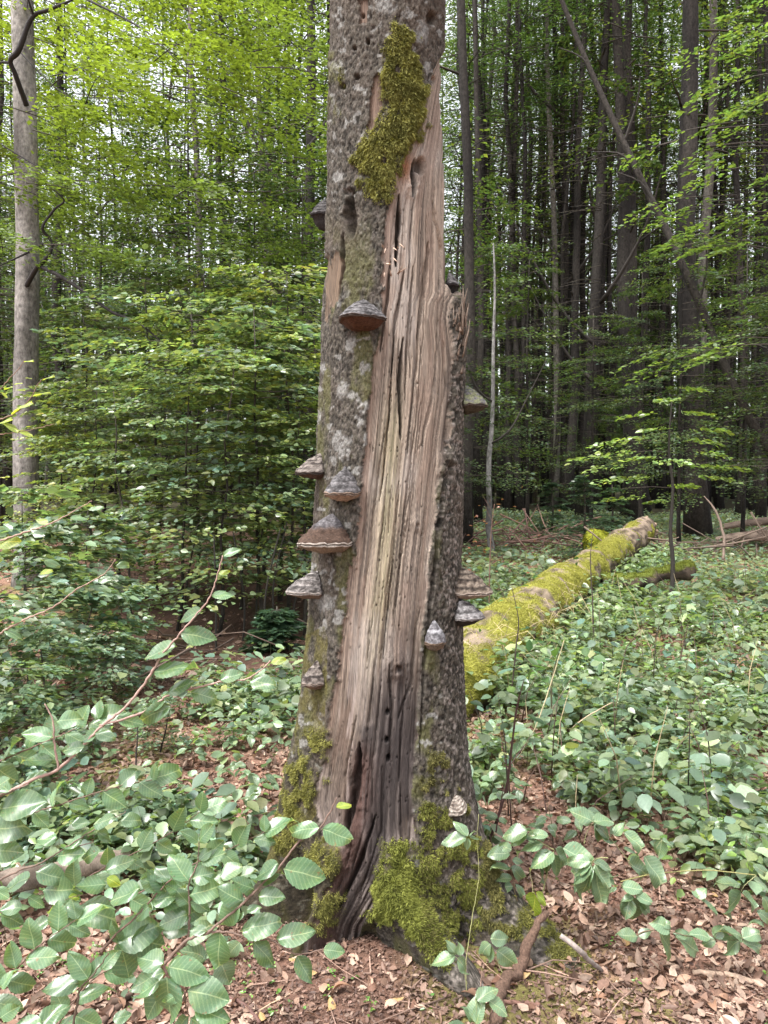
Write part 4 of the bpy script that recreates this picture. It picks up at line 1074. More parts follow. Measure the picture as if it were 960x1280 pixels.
for k in range(S):
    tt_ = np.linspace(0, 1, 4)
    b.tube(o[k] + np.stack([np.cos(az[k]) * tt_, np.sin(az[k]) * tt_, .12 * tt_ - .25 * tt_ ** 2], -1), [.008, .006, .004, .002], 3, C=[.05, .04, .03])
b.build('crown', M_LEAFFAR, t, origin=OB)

# bright beech boughs entering at the right edge
t, bx, bz = place_tree('beech_tree', 'beech just past the right edge whose bright leafy boughs reach into view', 1060, 300, 22, 8.5, 1070, None, None, bark=GY, H=14, seg=10)
OB = np.array([bx, 8.5, bz])
groups = [(925, 50, 8), (950, 95, 8), (915, 165, 8.5), (955, 200, 8), (890, 250, 9), (930, 262, 8.5), (960, 130, 8), (960, 20, 8), (870, 295, 9.5), (900, 310, 9), (880, 445, 9), (935, 430, 8.5)]
o, az, LL = [], [], []
for (u, v, Y) in groups:
    for k in range(3):
        q = P(u + rb.normal(25, 25), v + rb.normal(0, 10), Y + rb.normal(0, .6)); o.append(q); az.append(math.pi + rb.normal(0, .4)); LL.append(rb.uniform(.4, .85))
o = np.array(o); az = np.array(az); LL = np.array(LL); S = len(o)
p, d, nn, L = spray_leaves(rb, o, az, LL, 62, .075, droop=.3, width=.26, thick=.015, rise=.05, out=.2)
V, F = leaves4(p, d, nn, L, L * .6, .12); b = MB()
b.add(V, T=F, C=np.repeat(jcol(len(p), (.095, .145, .045), .2, .12, rb), 4, axis=0))
for k in range(S):
    tt_ = np.linspace(-.4, 1, 5) * LL[k]
    b.tube(o[k] + np.stack([np.cos(az[k]) * tt_, np.sin(az[k]) * tt_, .05 * tt_ - .3 * tt_ ** 2 * (tt_ > 0)], -1), [.009, .007, .005, .003, .002], 3, C=[.05, .04, .03])
b.build('crown', M_LEAFFAR, t, origin=OB)

# ------------------------------------------------------------------ beech thicket at left
TH = [crown_mesh('thicket_crown', rf, 46, 66, .42, 3.0, 1.2, .076, c_, hpow=.85, detail=6, droop=.16, twig=.006, mat=M_LEAF, thick=.014, taper=.45, width=.3, colvar=.28) for c_ in ((.14, .195, .10), (.16, .21, .085), (.135, .19, .115), (.18, .225, .075))]
BU = [crown_mesh('bush_crown', rf, 34, 44, .06, .95, .52, .062, c_, hpow=.8, detail=6, droop=.2, twig=.004, mat=M_LEAF, thick=.04, taper=.45, width=.32) for c_ in ((.14, .20, .115), (.125, .185, .10))]
def thicket_sapling(u, Y, H, mi, label, group, gx=1.0, bush=False):
    x = (u - 480) / FPX * Y; z0 = float(ground_z(x, Y))
    t = thing('beech_sapling', label, 'sapling', (x, Y, z0), float(rf.uniform(0, 6.28)), group)
    s = H / 3.0
    me, _ = trunk_mesh('stem', rf, H * 1.0, .016 * s + .004, (rf.normal(0, .1), rf.normal(0, .1)), 6, .5, ((.03, .026, .022), (.07, .06, .05)), rings=8)
    link('stem', me, t); c = link('crown', BU[mi % 2] if bush else TH[mi], t); c.scale = (H, H, H) if bush else (s * gx, s * gx, s)
gl = 'beech saplings of the thick group at left'; ll = 'leafy beech sapling in the dense thicket left of the dead trunk'
for q, (u, Y, H) in enumerate([(215, 7.6, 2.7), (270, 7.4, 2.9), (322, 7.7, 3.3), (365, 8.2, 3.0), (165, 8.0, 2.5), (240, 8.6, 3.6), (300, 8.9, 3.1), (345, 9.4, 4.0), (390, 9.6, 3.6), (115, 8.8, 2.7), (190, 9.5, 3.9), (90, 9.0, 2.3), (262, 10.2, 4.3), (330, 10.6, 4.4), (410, 8.9, 3.3), (150, 10.3, 3.5), (110, 10.9, 3.8), (380, 7.6, 2.3)]):
    thicket_sapling(u, Y, H, q % 4, ll, gl)
for q, (u, Y, H, lb) in enumerate([(30, 5.0, 1.15, 'low pale green beech bush at the left edge under the big trunk'), (85, 5.3, 1.05, 'low leafy beech bush just right of the one at the left edge'), (-10, 4.2, 1.0, 'beech bush cut by the left edge behind the long bare twigs'), (60, 4.3, .75, 'knee high beech bush in front of the thicket at left'), (130, 4.9, .62, 'short beech bush before the dark hollow of the thicket'), (10, 3.6, .7, 'small beech bush at the left edge above the blurred near leaves'), (150, 5.6, .8, 'beech bush in front of the thicket between left bushes and the hollow'), (35, 6.2, 1.5, 'tall pale bush right under the big pale beech trunk'), (100, 6.4, 1.35, 'tall pale bush between the big pale beech and the thicket'), (190, 4.2, .34, 'tiny beech bush on the litter left of the dark seedling')]):
    thicket_sapling(u, Y, H, q % 4, lb, None, 1.25, True)
# young beech over the far log, small fir, thin saplings
x, Y = (842 - 480) / FPX * 9.2, 9.2; z0 = float(ground_z(x, Y))
t = thing('beech_sapling', 'young beech with crooked dark stem and bright leaf tiers right of the far log end', 'sapling', (x, Y, z0))
b = MB(); OBs = np.array([x, Y, z0])
sp_, sr_ = resample([OBs, P(841, 700, Y), P(838, 665, Y), P(841, 610, Y), P(836, 560, Y), P(840, 500, Y)], [.03, .026, .022, .018, .013, .006], 24)
b.tube(sp_, sr_, 7, C=[.035, .03, .026]); b.build('stem', M_TWIG, t, True, origin=OBs)
S = 24; o = []; az = []; LL = []
for (u, v) in [(830, 495), (850, 510), (800, 540), (860, 545), (820, 565), (880, 560), (780, 545), (760, 560), (810, 590), (850, 600), (880, 590), (770, 590), (790, 615), (840, 620), (900, 575), (830, 530), (812, 510), (870, 530), (750, 575), (860, 575), (735, 560), (800, 570), (845, 480), (865, 600)]:
    o.append(P(842 + (u - 842) * .35, v + 6, Y + rb.normal(0, .2))); a = math.atan2(rb.normal(0, .5), (u - 842)); az.append(0 if u > 842 else math.pi); LL.append(abs(u - 842) / FPX * Y * .75 + .25)
az = np.array(az) + rb.normal(0, .55, S)
p, d, nn, L = spray_leaves(rb, np.array(o), az, np.array(LL), 46, .075, droop=.15, width=.3, thick=.02, rise=.08)
V, F = leaves6(p, d, nn, L, L * .6, .12); b = MB(); b.add(V - OBs, F, C=np.repeat(jcol(len(p), (.16, .23, .06), .25, .15, rb), 6, axis=0)); b.build('crown', M_LEAF, t)

def small_fir(u, Y, H, label, seed):
    rs = np.random.default_rng(seed); x = (u - 480) / FPX * Y; z0 = float(ground_z(x, Y)); t = thing('fir_sapling', label, 'fir', (x, Y, z0))
    b = MB(); b.tube([[0, 0, 0], [.02, 0, H * .5], [0, 0, H]], [.03, .02, .004], 6, C=[.06, .05, .04]); b.build('trunk', M_TWIG, t)
    b = MB()
    for k in range(46):
        h = H * rs.uniform(.08, .97); a = rs.uniform(0, 6.28); Lb = (1 - h / H) * H * .55 + .12
        n_ = 60; tt = rs.random(n_); d = np.array([math.cos(a), math.sin(a), -.18]); s = np.array([-math.sin(a), math.cos(a), 0])
        sg = rs.choice([-1, 1], n_); lat = sg * rs.random(n_) * .22 * Lb * (1.1 - tt)
        c = np.array([0, 0, h]) + d * (tt * Lb)[:, None] + s * lat[:, None] + rs.normal(0, .008, (n_, 3))
        dd = d * .7 + s * sg[:, None] * .9 + rs.normal(0, .1, (n_, 3))
        V, F = leaves4(c, dd, rs.normal(0, .3, (n_, 3)) + [0, 0, 1], np.full(n_, .085), np.full(n_, .028), .05)
        b.add(V, T=F, C=np.repeat(jcol(n_, (.045, .085, .045), .2, .1, rs), 4, axis=0))
        b.tube([[0, 0, h], d * Lb * .95 + [0, 0, h]], [.007, .002], 3, C=[.07, .06, .05])
    b.build('foliage', M_LEAF, t)
small_fir(730, 12.5, 1.45, 'small grey green fir standing behind the mossy log', 1)
small_fir(765, 14, 1.2, 'low fir right of the grey green one, near the bare log end', 2)
small_fir(345, 6.8, .42, 'tiny dark fir in the shade left of the dead trunk', 3)
small_fir(690, 15.5, 1.2, 'low dusky fir beside the heap of dead twigs', 4)
# ------------------------------------------------------------------ thin stems and low saplings on the right
def thin_sapling(name, label, pix, rad, col, leafspec=None, lcol=(.06, .12, .04), n=0, leaf=.05, seed=0, spread=.12):
    rs = np.random.default_rng(seed)
    pts, r = resample([P(*q) for q in pix], rad, 8 * len(pix)); o = pts[0].copy(); o[2] = float(ground_z(o[0], o[1])); pts[0][2] = min(pts[0][2], o[2])
    t = thing(name, label, 'sapling', o)
    b = MB(); b.tube(pts, r, 6, C=col, amp=float(np.max(r)) * .2, freq=40)
    for k in range(max(3, n // 8)):
        i = rs.integers(len(pts) // 3, len(pts)); a = rs.uniform(0, 6.28); e = pts[i] + np.array([math.cos(a), math.sin(a), rs.uniform(.2, .8)]) * spread
        b.tube([pts[i], (pts[i] + e) / 2 + [0, 0, -.01], e], np.array([.6, .4, .2]) * float(np.min(r)), 4, C=col)
    b.build('stem', M_TWIG, t, True, origin=o)
    if n:
        i = rs.integers(len(pts) // 3, len(pts), n); c = pts[i] + rs.normal(0, 1, (n, 3)) * spread * np.array([1, 1, .5])
        dd = rs.normal(0, 1, (n, 3)) * [1, 1, .3]; L = leaf * rs.uniform(.6, 1.2, n)
        V, F = leaves6(c, dd, rs.normal(0, .35, (n, 3)) + [0, 0, 1], L, L * .58, .12, .1)
        b = MB(); b.add(V - o, F, C=np.repeat(jcol(n, lcol, .2, .15, rs), 6, axis=0)); b.build('foliage', M_LEAF, t)
    return t
thin_sapling('sapling', 'thin upright sapling in front of the mossy log with a bare dark stem', [(742, 848, 6.5), (741, 760, 6.5), (738, 700, 6.5), (742, 660, 6.5)], [.008, .006, .004, .002], (.06, .045, .035), n=14, leaf=.05, seed=1, spread=.16)
thin_sapling('sapling', 'dead red brown leaved sapling beside the light grey trunk', [(611, 780, 8.5), (612, 720, 8.5), (614, 665, 8.5), (618, 630, 8.5)], [.008, .007, .005, .003], (.16, .09, .07), lcol=(.24, .09, .05), n=46, leaf=.045, seed=2, spread=.3)
thin_sapling('sapling', 'dark reddish stemmed seedling just right of the trunk base', [(612, 1050, 3.1), (632, 990, 3.1), (640, 930, 3.1), (646, 885, 3.1), (655, 850, 3.1)], [.006, .005, .005, .004, .0015], (.07, .035, .03), n=22, leaf=.055, seed=3, spread=.1)
thin_sapling('sapling', 'spindly sapling leaning over the near part of the mossy log', [(640, 860, 5.0), (645, 810, 5.0), (648, 775, 5.0), (640, 735, 5.0)], [.006, .005, .004, .002], (.06, .045, .035), n=16, leaf=.05, seed=4, spread=.12)
thin_sapling('sapling', 'broad leaved pale green bush between the trunk and the near end of the log', [(690, 900, 4.6), (690, 850, 4.6), (700, 810, 4.6)], [.006, .005, .002], (.1, .09, .05), lcol=(.075, .14, .05), n=44, leaf=.085, seed=5, spread=.16)
thin_sapling('sapling', 'twiggy bush half way to the right edge with small shiny leaves', [(850, 880, 5.6), (850, 830, 5.6), (860, 780, 5.6)], [.006, .005, .002], (.08, .05, .04), n=110, leaf=.05, seed=6, spread=.26)
thin_sapling('sapling', 'dark bare seedling standing in leaf litter left of the trunk', [(172, 982, 3.7), (170, 950, 3.7), (172, 920, 3.7), (171, 905, 3.7)], [.004, .004, .003, .002], (.04, .03, .03), n=12, leaf=.035, seed=7, spread=.07)
for q, (u, v, Y) in enumerate([(335, 800, 6.9), (300, 805, 7.2), (365, 800, 7.4), (270, 810, 6.8), (385, 770, 8), (322, 790, 7.6), (350, 790, 7.2), (240, 800, 7.5)]):
    tt = thin_sapling('bare_pole', 'thin bare stem in the dark hollow under the thicket', [(u, v + 30, Y), (u + rf.normal(0, 5), v - 50, Y), (u + rf.normal(0, 12), v - 140, Y)], [.012, .010, .006], (.03, .026, .022))
    tt['group'] = 'bare stems in the dark hollow under the thicket'

# ------------------------------------------------------------------ leaf litter
rl = np.random.default_rng(15)
def litter(name, label, N, Y0, Y1, size, keep=None, pal=None, lift=.012):
    Y = Y0 + (Y1 - Y0) * rl.random(N) ** 1.3; x = (rl.uniform(-60, 1020, N) - 480) / FPX * Y
    if keep is not None:
        k = keep(x, Y); x, Y = x[k], Y[k]
    n = len(x)
    z = ground_z(x, Y) + rl.random(n) ** 2 * lift + .002
    d = rl.normal(0, 1, (n, 3)) * [1, 1, .35]; nn = rl.normal(0, .5, (n, 3)) + [0, 0, 1]
    L = size * rl.uniform(.35, 1.35, n)
    V, F = leaves6(np.stack([x, Y, z], -1), d, nn, L, L * rl.uniform(.45, .7, n), rl.normal(.05, .22, (n, 1)), rl.normal(0, .25, (n, 1)))
    pal_ = np.array(pal or [(.25, .135, .095), (.34, .205, .15), (.15, .075, .055), (.46, .33, .26), (.20, .11, .08), (.09, .05, .04), (.38, .26, .205)])
    pal_ = pal_ * .62 + pal_.mean(0) * .38
    C = pal_[rl.integers(0, len(pal_), n)] * np.array([.80, .84, .82]) * np.exp(rl.normal(0, .22, (n, 1)))
    b = MB(); b.add(V, F, C=np.repeat(C, 6, axis=0)); o = b.build(name, M_LITTER)
    return tag(o, label, 'dead leaves', kind='stuff')
def own_leaf_meshes():
    out = []
    for k in range(5):
        rs = np.random.default_rng(300 + k); t = np.linspace(0, 1, 7); w = np.sin(np.pi * t ** .85) ** .75 * .27; w[0] = w[-1] = .004
        V = []; c1, c2 = rs.normal(0, 1.1), rs.normal(0, .5)
        for i in range(7):
            for s_ in (-1, 0, 1): V.append([s_ * w[i], t[i], c1 * (s_ * w[i]) ** 2 * 4 + c2 * (t[i] - .5) ** 2 + rs.normal(0, .01)])
        Q = [[i * 3 + j, i * 3 + j + 1, i * 3 + j + 4, i * 3 + j + 3] for i in range(6) for j in range(2)]
        out.append(mesh_np('dead_leaf', np.array(V), [np.array(Q)], M_LITTER, np.tile([(.30, .19, .13), (.22, .125, .08), (.40, .29, .22), (.15, .08, .055), (.34, .22, .10)][k], (21, 1)), True))
    return out
DLM = own_leaf_meshes()
for q in range(150):
    u = rl.uniform(0, 960); v = rl.uniform(1080, 1280)
    g0 = G(u, v)
    if (g0[0] - .06) ** 2 + (g0[1] - 2.72) ** 2 < .2: continue
    o = link('dead_leaf', DLM[q % 5], None, (g0[0], g0[1], float(ground_z(g0[0], g0[1])) + .012)); s_ = float(rl.uniform(.035, .062)); o.scale = (s_, s_, s_)
    o.rotation_euler = (float(rl.normal(0, .3)), float(rl.normal(0, .3)), float(rl.uniform(0, 6.28)))
    tag(o, 'single curled dead beech leaf lying loose on top of the near litter', 'dead leaf', 'curled dead leaves on the near litter')
def bare_foot(x, Y):    # fewer whole leaves on the crumbled soil in front of the trunk
    u, v = proj(np.stack([x, Y, ground_z(x, Y)], -1))
    p = np.where((u > 290) & (u < 700) & (v > 1150), .12, 1.0) * np.where((u > 640) & (v > 1180), .55, 1.0)
    p = p * np.where((x - .03) ** 2 + (Y - 2.75) ** 2 < .12, 0, 1)
    return rl.random(len(x)) < p * np.where((u > 130) & (u < 400) & (v > 730) & (v < 870), .3, 1)  # litter also thinned where the thicket's shade is painted into the soil
litter('leaf_litter', 'reddish brown dead beech leaves strewn over the near ground', 46000, 1.75, 6.0, .037, bare_foot)
litter('leaf_litter', 'dead brown leaves thinning out across the clearing and under the thicket', 16000, 5.5, 15, .065, bare_foot)
# crumbs of rotten wood on the bare soil at the foot
def foot(x, Y):
    u, v = proj(np.stack([x, Y, ground_z(x, Y)], -1)); return (u > 230) & (v > 1100) & ((x - .03) ** 2 + (Y - 2.75) ** 2 > .05)
o = litter('wood_crumbs', 'fine crumbs and chips of rotten wood on the bare soil below the trunk', 42000, 1.7, 3.2, .014, foot, [(.13, .068, .052), (.22, .13, .10), (.08, .042, .035), (.27, .18, .14), (.16, .088, .068)], .006)
o['category'] = 'wood crumbs'
# thin fallen twigs
b = MB()
for k in range(420):
    Y = 1.8 + 5 * rl.random() ** 1.4; x = (rl.uniform(-20, 980) - 480) / FPX * Y; z = float(ground_z(x, Y)) + .008; a = rl.uniform(0, 6.28); l = rl.uniform(.05, .28)
    d = np.array([math.cos(a), math.sin(a), rl.normal(0, .06)]) * l
    b.tube([[x, Y, z], np.array([x, Y, z]) + d * .5 + rl.normal(0, .008, 3), np.array([x, Y, z]) + d], np.array([1, .8, .4]) * rl.uniform(.001, .0035), 4, C=np.array([.20, .13, .10]) * rl.uniform(.4, 1.9))
tag(b.build('fallen_twigs', M_TWIG), 'thin fallen twigs scattered across the litter', 'twigs', kind='stuff')

# ------------------------------------------------------------------ ground cover
rg = np.random.default_rng(33)
def cover(name, label, N, Y0, Y1, dens, leaf, hgt, col, nl=(5, 10), detail=6, lat=.6, spread=1.0, ucl=(-60, 1020), cat='ground plants'):
    Y = np.sqrt(rg.uniform(Y0 ** 2, Y1 ** 2, N)); x = (rg.uniform(ucl[0], ucl[1], N) - 480) / FPX * Y
    z = ground_z(x, Y); u, v = proj(np.stack([x, Y, z], -1))
    k = (rg.random(N) < dens(u, v, x, Y)) & (((x - .05) / .55) ** 2 + ((Y - 2.72) / .42) ** 2 > 1)
    x, Y, z = x[k], Y[k], z[k]; n = len(x)
    m = rg.integers(nl[0], nl[1], n); idx = np.repeat(np.arange(n), m); M = len(idx)
    H = hgt * rg.uniform(.4, 1.25, n)
    az = rg.uniform(0, 6.28, M); rad = leaf * rg.uniform(.15, 1.3, M) * spread
    lv = rg.random(M) ** .6
    lean = rg.normal(0, .25, (n, 2)) * H[:, None]
    c = np.stack([x[idx] + np.cos(az) * rad * .6 + lean[idx, 0] * lv, Y[idx] + np.sin(az) * rad * .6 + lean[idx, 1] * lv, z[idx] + H[idx] * lv + .01], -1)
    d = np.stack([np.cos(az), np.sin(az), rg.normal(-.15, .25, M)], -1)
    nn = rg.normal(0, .32, (M, 3)) + [0, -.12, 1]
    L = leaf * rg.uniform(.55, 1.15, M) * np.where(Y[idx] > 7, 1.15, 1)
    b = MB()
    if detail == 14:
        V, F, F3 = leaves14(c, d, nn, L, L * lat * rg.uniform(.8, 1.25, M), .10, .14); b.add(V, F, F3, C=np.repeat(jcol(M, col, .26, .14, rg) * np.exp(rg.normal(0, .22, (n, 1)))[idx], 14, axis=0))
    elif detail == 6: V, F = leaves6(c, d, nn, L, L * lat * rg.uniform(.85, 1.15, M), .10, .12); b.add(V, F, C=np.repeat(jcol(M, col, .24, .10, rg) * np.exp(rg.normal(0, .2, (n, 1)))[idx], 6, axis=0))
    else: V, F = leaves4(c, d, nn, L, L * lat, .1); b.add(V, T=F, C=np.repeat(jcol(M, col, .22, .16, rg), 4, axis=0))
    # stems
    ns = min(n, 6000); q = np.arange(ns)
    base = np.stack([x[q], Y[q], z[q] - .005], -1); top = base + np.concatenate([lean[q], H[q, None]], -1); wv = np.array([.0016, 0, 0])
    Vs = np.stack([base - wv, base + wv, top + wv * .5, base + [0, .0016, 0], top], 1).reshape(-1, 3)
    Ts = np.concatenate([np.arange(ns)[:, None] * 5 + np.array([[0, 1, 2]]), np.arange(ns)[:, None] * 5 + np.array([[1, 3, 4]])])
    b.add(Vs, T=Ts, C=[.09, .08, .04])
    o = b.build(name, M_LEAF); return tag(o, label, cat, kind='stuff')
def blob(x, Y, f=1.3, s=1): return fbm(x * f, Y * f, seed=s, oct=3)
def dens_right(u, v, x, Y):
    r = (u > 575) * (sstep(1150, 1060, v + (u - 800) * -.06))
    l = (u <= 575) * sstep(1150, 1050, v) * sstep(845, 880, v)
    hollow = (u < 400) & (v < 850)
    a = np.where(u > 575, r, l) * sstep(.39, .53, blob(x, Y) + .08 * sstep(5, 9, Y))
    return np.where(hollow, .03, a)
cover('ground_cover', 'low carpet of broad grey green leaves covering the near forest floor', 2900, 2.2, 5.5, dens_right, .066, .15, (.150, .205, .108), detail=14)
cover('ground_cover', 'taller broad leaved plants standing over the near ground cover', 800, 2.4, 6.5, dens_right, .095, .30, (.160, .220, .135), nl=(3, 8), lat=.66, detail=14)
cover('ground_cover', 'dense low green plants filling the clearing around the mossy log', 7000, 5.2, 11, lambda u, v, x, Y: np.where((u < 410) & (v < 860), .02, .9) * sstep(.36, .50, blob(x, Y)), .070, .17, (.155, .205, .105))
cover('ground_cover', 'taller plants with big pale leaves beside the mossy log', 1500, 4.6, 11, lambda u, v, x, Y: np.where((u < 410) & (v < 860), .0, .9) * sstep(.42, .52, blob(x, Y, 1.1, 3)), .105, .36, (.165, .225, .13), nl=(3, 8), lat=.66, detail=14)
cover('ground_cover', 'narrow leaved darker plants in loose clumps across the clearing', 900, 3.0, 9, lambda u, v, x, Y: dens_right(u, v, x, Y) * sstep(.5, .58, blob(x, Y, 2.2, 9)), .085, .30, (.075, .12, .05), nl=(6, 14), lat=.28)
cover('ground_cover', 'flat sheet of bluish green undergrowth at the back of the clearing', 16000, 10.5, 24, lambda u, v, x, Y: np.where(u < 420, .05, 1.0) * sstep(25, 19, Y) * sstep(.28, .40, blob(x, Y, .6)), .085, .14, (.165, .225, .13), nl=(4, 8), detail=4)
cover('ground_cover', 'lighter yellowish seedlings mixed into the undergrowth', 2600, 2.4, 9, lambda u, v, x, Y: dens_right(u, v, x, Y) * .8 + .02, .05, .2, (.12, .19, .045), nl=(3, 8))
cover('seedlings', 'tiny clover like seedlings on the bare soil below the trunk', 420, 1.9, 2.6, lambda u, v, x, Y: np.where(v > 1120, 1.0, 0) * sstep(.45, .6, blob(x, Y, 4, 7)), .014, .012, (.10, .19, .04), nl=(3, 6), spread=.6, cat='seedlings')
cover('ground_cover', 'leaf carpet of low seedlings at the lower left under the beech shoots', 1700, 1.75, 3.6, lambda u, v, x, Y: (u < 330) * sstep(1260, 1080, v) * sstep(.36, .5, blob(x, Y, 1.8, 5)), .055, .12, (.13, .19, .11), detail=14)
b = MB()
for k in range(170):
    Y = rg.uniform(3.0, 11); x = (rg.uniform(585, 985) - 480) / FPX * Y; z = float(ground_z(x, Y)); h = rg.uniform(.15, .6); l = rg.normal(0, .12, 2)
    c_ = np.array([(.10, .06, .05), (.30, .24, .14), (.05, .04, .03)][rg.integers(3)])
    b.tube([[x, Y, z], [x + l[0] * .4, Y + l[1] * .4, z + h * .6], [x + l[0] * 1.2, Y + l[1], z + h]], np.array([.0035, .0028, .001]), 4, C=c_)
tag(b.build('dead_stems', M_TWIG), 'thin bare dead stems standing up through the ground plants', 'dead stems', kind='stuff')
# dry grass and thin stems over the log
b = MB()
for k in range(220):
    Y = rg.uniform(5.2, 8); c = np.array([np.interp(Y, [5.1, 6, 7.9, 10], [P(545, 872, 5.1)[0], P(612, 812, 6)[0], P(688, 748, 7.9)[0], P(745, 706, 10)[0]]) + rg.uniform(-.2, .45), Y - .1, 0.0])
    c[2] = ground_z(c[0], c[1]) + rg.uniform(.1, .45); a = rg.uniform(0, 6.28); l = rg.uniform(.12, .4)
    b.tube([c, c + [math.cos(a) * l * .5, math.sin(a) * l * .3, .06], c + [math.cos(a) * l, math.sin(a) * l * .6, -.06]], [.002, .0016, .0006], 3, C=np.array([.50, .40, .22]) * rg.uniform(.6, 1.1))
tag(b.build('dry_grass', M_TWIG), 'dry straw coloured grass blades trailing over the mossy log', 'dry grass', kind='stuff')

# ------------------------------------------------------------------ close leaves, each one its own object
def big_leaf_mesh(name, mat, seed, wr=.62, tipp=1.0, serr=.0, pleat=.010, nv=9, droop=.14, cup=.10):
    rs = np.random.default_rng(seed); nt_, nsd = 25, 9
    t = np.linspace(0, 1, nt_); s = np.linspace(-1, 1, nsd)
    w = (np.sin(np.pi * t ** .82) ** .72) * (1 - .12 * t) * wr / 2 * rs.uniform(.9, 1.08)
    w = w * (1 + serr * np.where(np.arange(nt_) % 2 == 0, 1, -1) + .02 * rs.normal(0, 1, nt_)); w[0] = w[-1] = .002
    T_, S_ = np.meshgrid(t, s, indexing='ij')
    x = S_ * w[:, None]; y = T_ + np.abs(S_) * .03
    ph_ = nv * T_ - 5.2 * np.abs(S_) * (w[:, None])
    z = pleat * np.cos(2 * np.pi * ph_) * np.abs(S_) ** .6 * np.sin(np.pi * T_) + cup * np.abs(x) - droop * T_ ** 2 + .022 * np.sin(T_ * 8 + S_ * 3 + seed) + rs.normal(0, .12) * S_ * T_ + .03 * np.sin(S_ * 2.5 + T_ * 4 + seed * 2)
    x = x + rs.normal(0, .05) * T_ ** 2
    V = np.stack([x, y, z], -1).reshape(-1, 3)
    i = np.arange(nt_ - 1)[:, None] * nsd; j = np.arange(nsd - 1)[None]
    Q = np.stack([i + j, i + j + 1, i + nsd + j + 1, i + nsd + j], -1).reshape(-1, 4)
    uv = np.stack([.5 + S_ * .5 * (w / w.max())[:, None] * .62, T_], -1).reshape(-1, 2)
    return mesh_np(name, V, [Q], mat, None, True, uv=uv)
BL = [big_leaf_mesh('leaf', M_LEAFBIG, k, .60 + .05 * (k % 3), serr=.02, droop=.05 + .07 * (k % 3), cup=.05 + .08 * (k % 2)) for k in range(14)]
NL = [big_leaf_mesh('leaf', M_LEAFDARK, k + 20, .60, serr=.05, pleat=.012, nv=7, droop=.22, cup=.14) for k in range(8)]
LL_ = [big_leaf_mesh('leaf', M_LEAFLIME, k + 40, .58, serr=.02, droop=.1) for k in range(2)]
rk = np.random.default_rng(8)
def one_leaf(meshes, parent, origin, a, b_, flat=.0, wide=1.0, k=None):
    """leaf from base point a to tip b_ (world); its blade faces up and a little toward where light comes from"""
    y = b_ - a; L = np.linalg.norm(y); y = y / L
    up = np.array([rk.normal(0, .22), -.42 - flat + rk.normal(0, .15), 1.0])
    x = np.cross(y, up); x /= np.linalg.norm(x); z = np.cross(x, y)
    o = bpy.data.objects.new('leaf', meshes[k if k is not None else rk.integers(len(meshes))]); scene.collection.objects.link(o)
    o.parent = parent
    M = Matrix(((x[0] * wide, y[0], z[0], 0), (x[1] * wide, y[1], z[1], 0), (x[2] * wide, y[2], z[2], 0), (0, 0, 0, 1))) @ Matrix.Scale(L, 4)
    M.translation = Vector(a - origin)
    o.matrix_local = M
    return o
def plant(name, label, cat, Y, off, sc, stems, leaves, meshes, rad=.0022, col=(.12, .075, .055), dY=None, group=None, flat=0, wide=1.0):
    """stems: lists of zoom pixels; leaves: (bx, by, tx, ty[, mesh set])"""
    cv = lambda q: (off[0] + q[0] / sc, off[1] + q[1] / sc)
    yf = dY or (lambda u, v: 0.0)
    allp = [P(*cv(q), Y + yf(*cv(q))) for s in stems for q in s] or [P(*cv(leaves[0]), Y)]
    o = min(allp, key=lambda q: q[2]).copy()
    t = thing(name, label, cat, o, 0, group)
    for si, s in enumerate(stems):
        w = [P(*cv(q), Y + yf(*cv(q))) for q in s]
        pts, r = resample(w, np.linspace(rad if si == 0 else rad * .7, rad * .35, len(w)), 7 * len(w))
        pts = pts + rk.normal(0, .0006, pts.shape)
        bb = MB(); bb.tube(pts, r, 7, C=col, amp=rad * .25, freq=250); bb.build('stem', M_TWIG, t, True, origin=o)
    for l in leaves:
        u0, v0 = cv(l[:2]); u1, v1 = cv(l[2:4])
        yb = Y + yf(u0, v0) + rk.normal(0, .004)
        a = P(u0, v0, yb); L = math.hypot(u1 - u0, v1 - v0) / FPX * Y
        e = P(u1, v1, yb + rk.uniform(-.35, .35) * L)
        one_leaf(l[4] if len(l) > 4 else meshes, t, o, a, e, flat, wide * 1.08 * rk.uniform(.9, 1.15))
    return t
# main shoot at the foot of the trunk (zoom of 200,980 at 4x)
F = (200, 980)
plant('beech_shoot', 'large beech shoot reaching up to the right in front of the trunk foot', 'beech shoot', 1.50, F, 4.0,
      [[(20, 905), (135, 780), (230, 745), (290, 700), (400, 610), (500, 510), (610, 400), (690, 295), (800, 220), (850, 140), (885, 70)], [(230, 745), (340, 740), (480, 780), (560, 780), (680, 850), (820, 825)]],
      [(798, 218, 655, 238), (808, 225, 958, 285), (615, 425, 828, 470), (595, 400, 452, 470), (880, 115, 955, 98, LL_), (490, 560, 615, 566), (430, 630, 505, 620), (415, 590, 285, 525), (500, 500, 610, 440), (400, 600, 290, 690), (470, 530, 360, 480),
       (400, 735, 602, 690), (465, 778, 570, 918), (580, 775, 768, 735), (685, 855, 755, 1002), (815, 828, 922, 840), (300, 735, 270, 915), (235, 735, 150, 725), (420, 640, 385, 690)], BL, .0034, (.15, .10, .08), flat=.35)
plant('beech_shoot', 'upright beech twig with leaves all round at the lower left centre', 'beech shoot', 1.56, F, 4.0,
      [[(-10, 925), (60, 860), (135, 780), (145, 690), (148, 600), (145, 500), (170, 440), (190, 380), (195, 290)]],
      [(192, 290, 118, 225), (195, 290, 262, 205), (203, 385, 325, 350), (145, 490, 50, 345), (150, 560, 295, 505), (142, 650, -5, 700), (145, 600, 85, 540), (150, 590, 250, 620), (0, 600, 132, 580), (195, 380, 255, 320), (160, 470, 270, 440), (30, 540, -60, 420), (95, 545, 10, 480)], BL, .003, (.16, .11, .09), flat=.35)
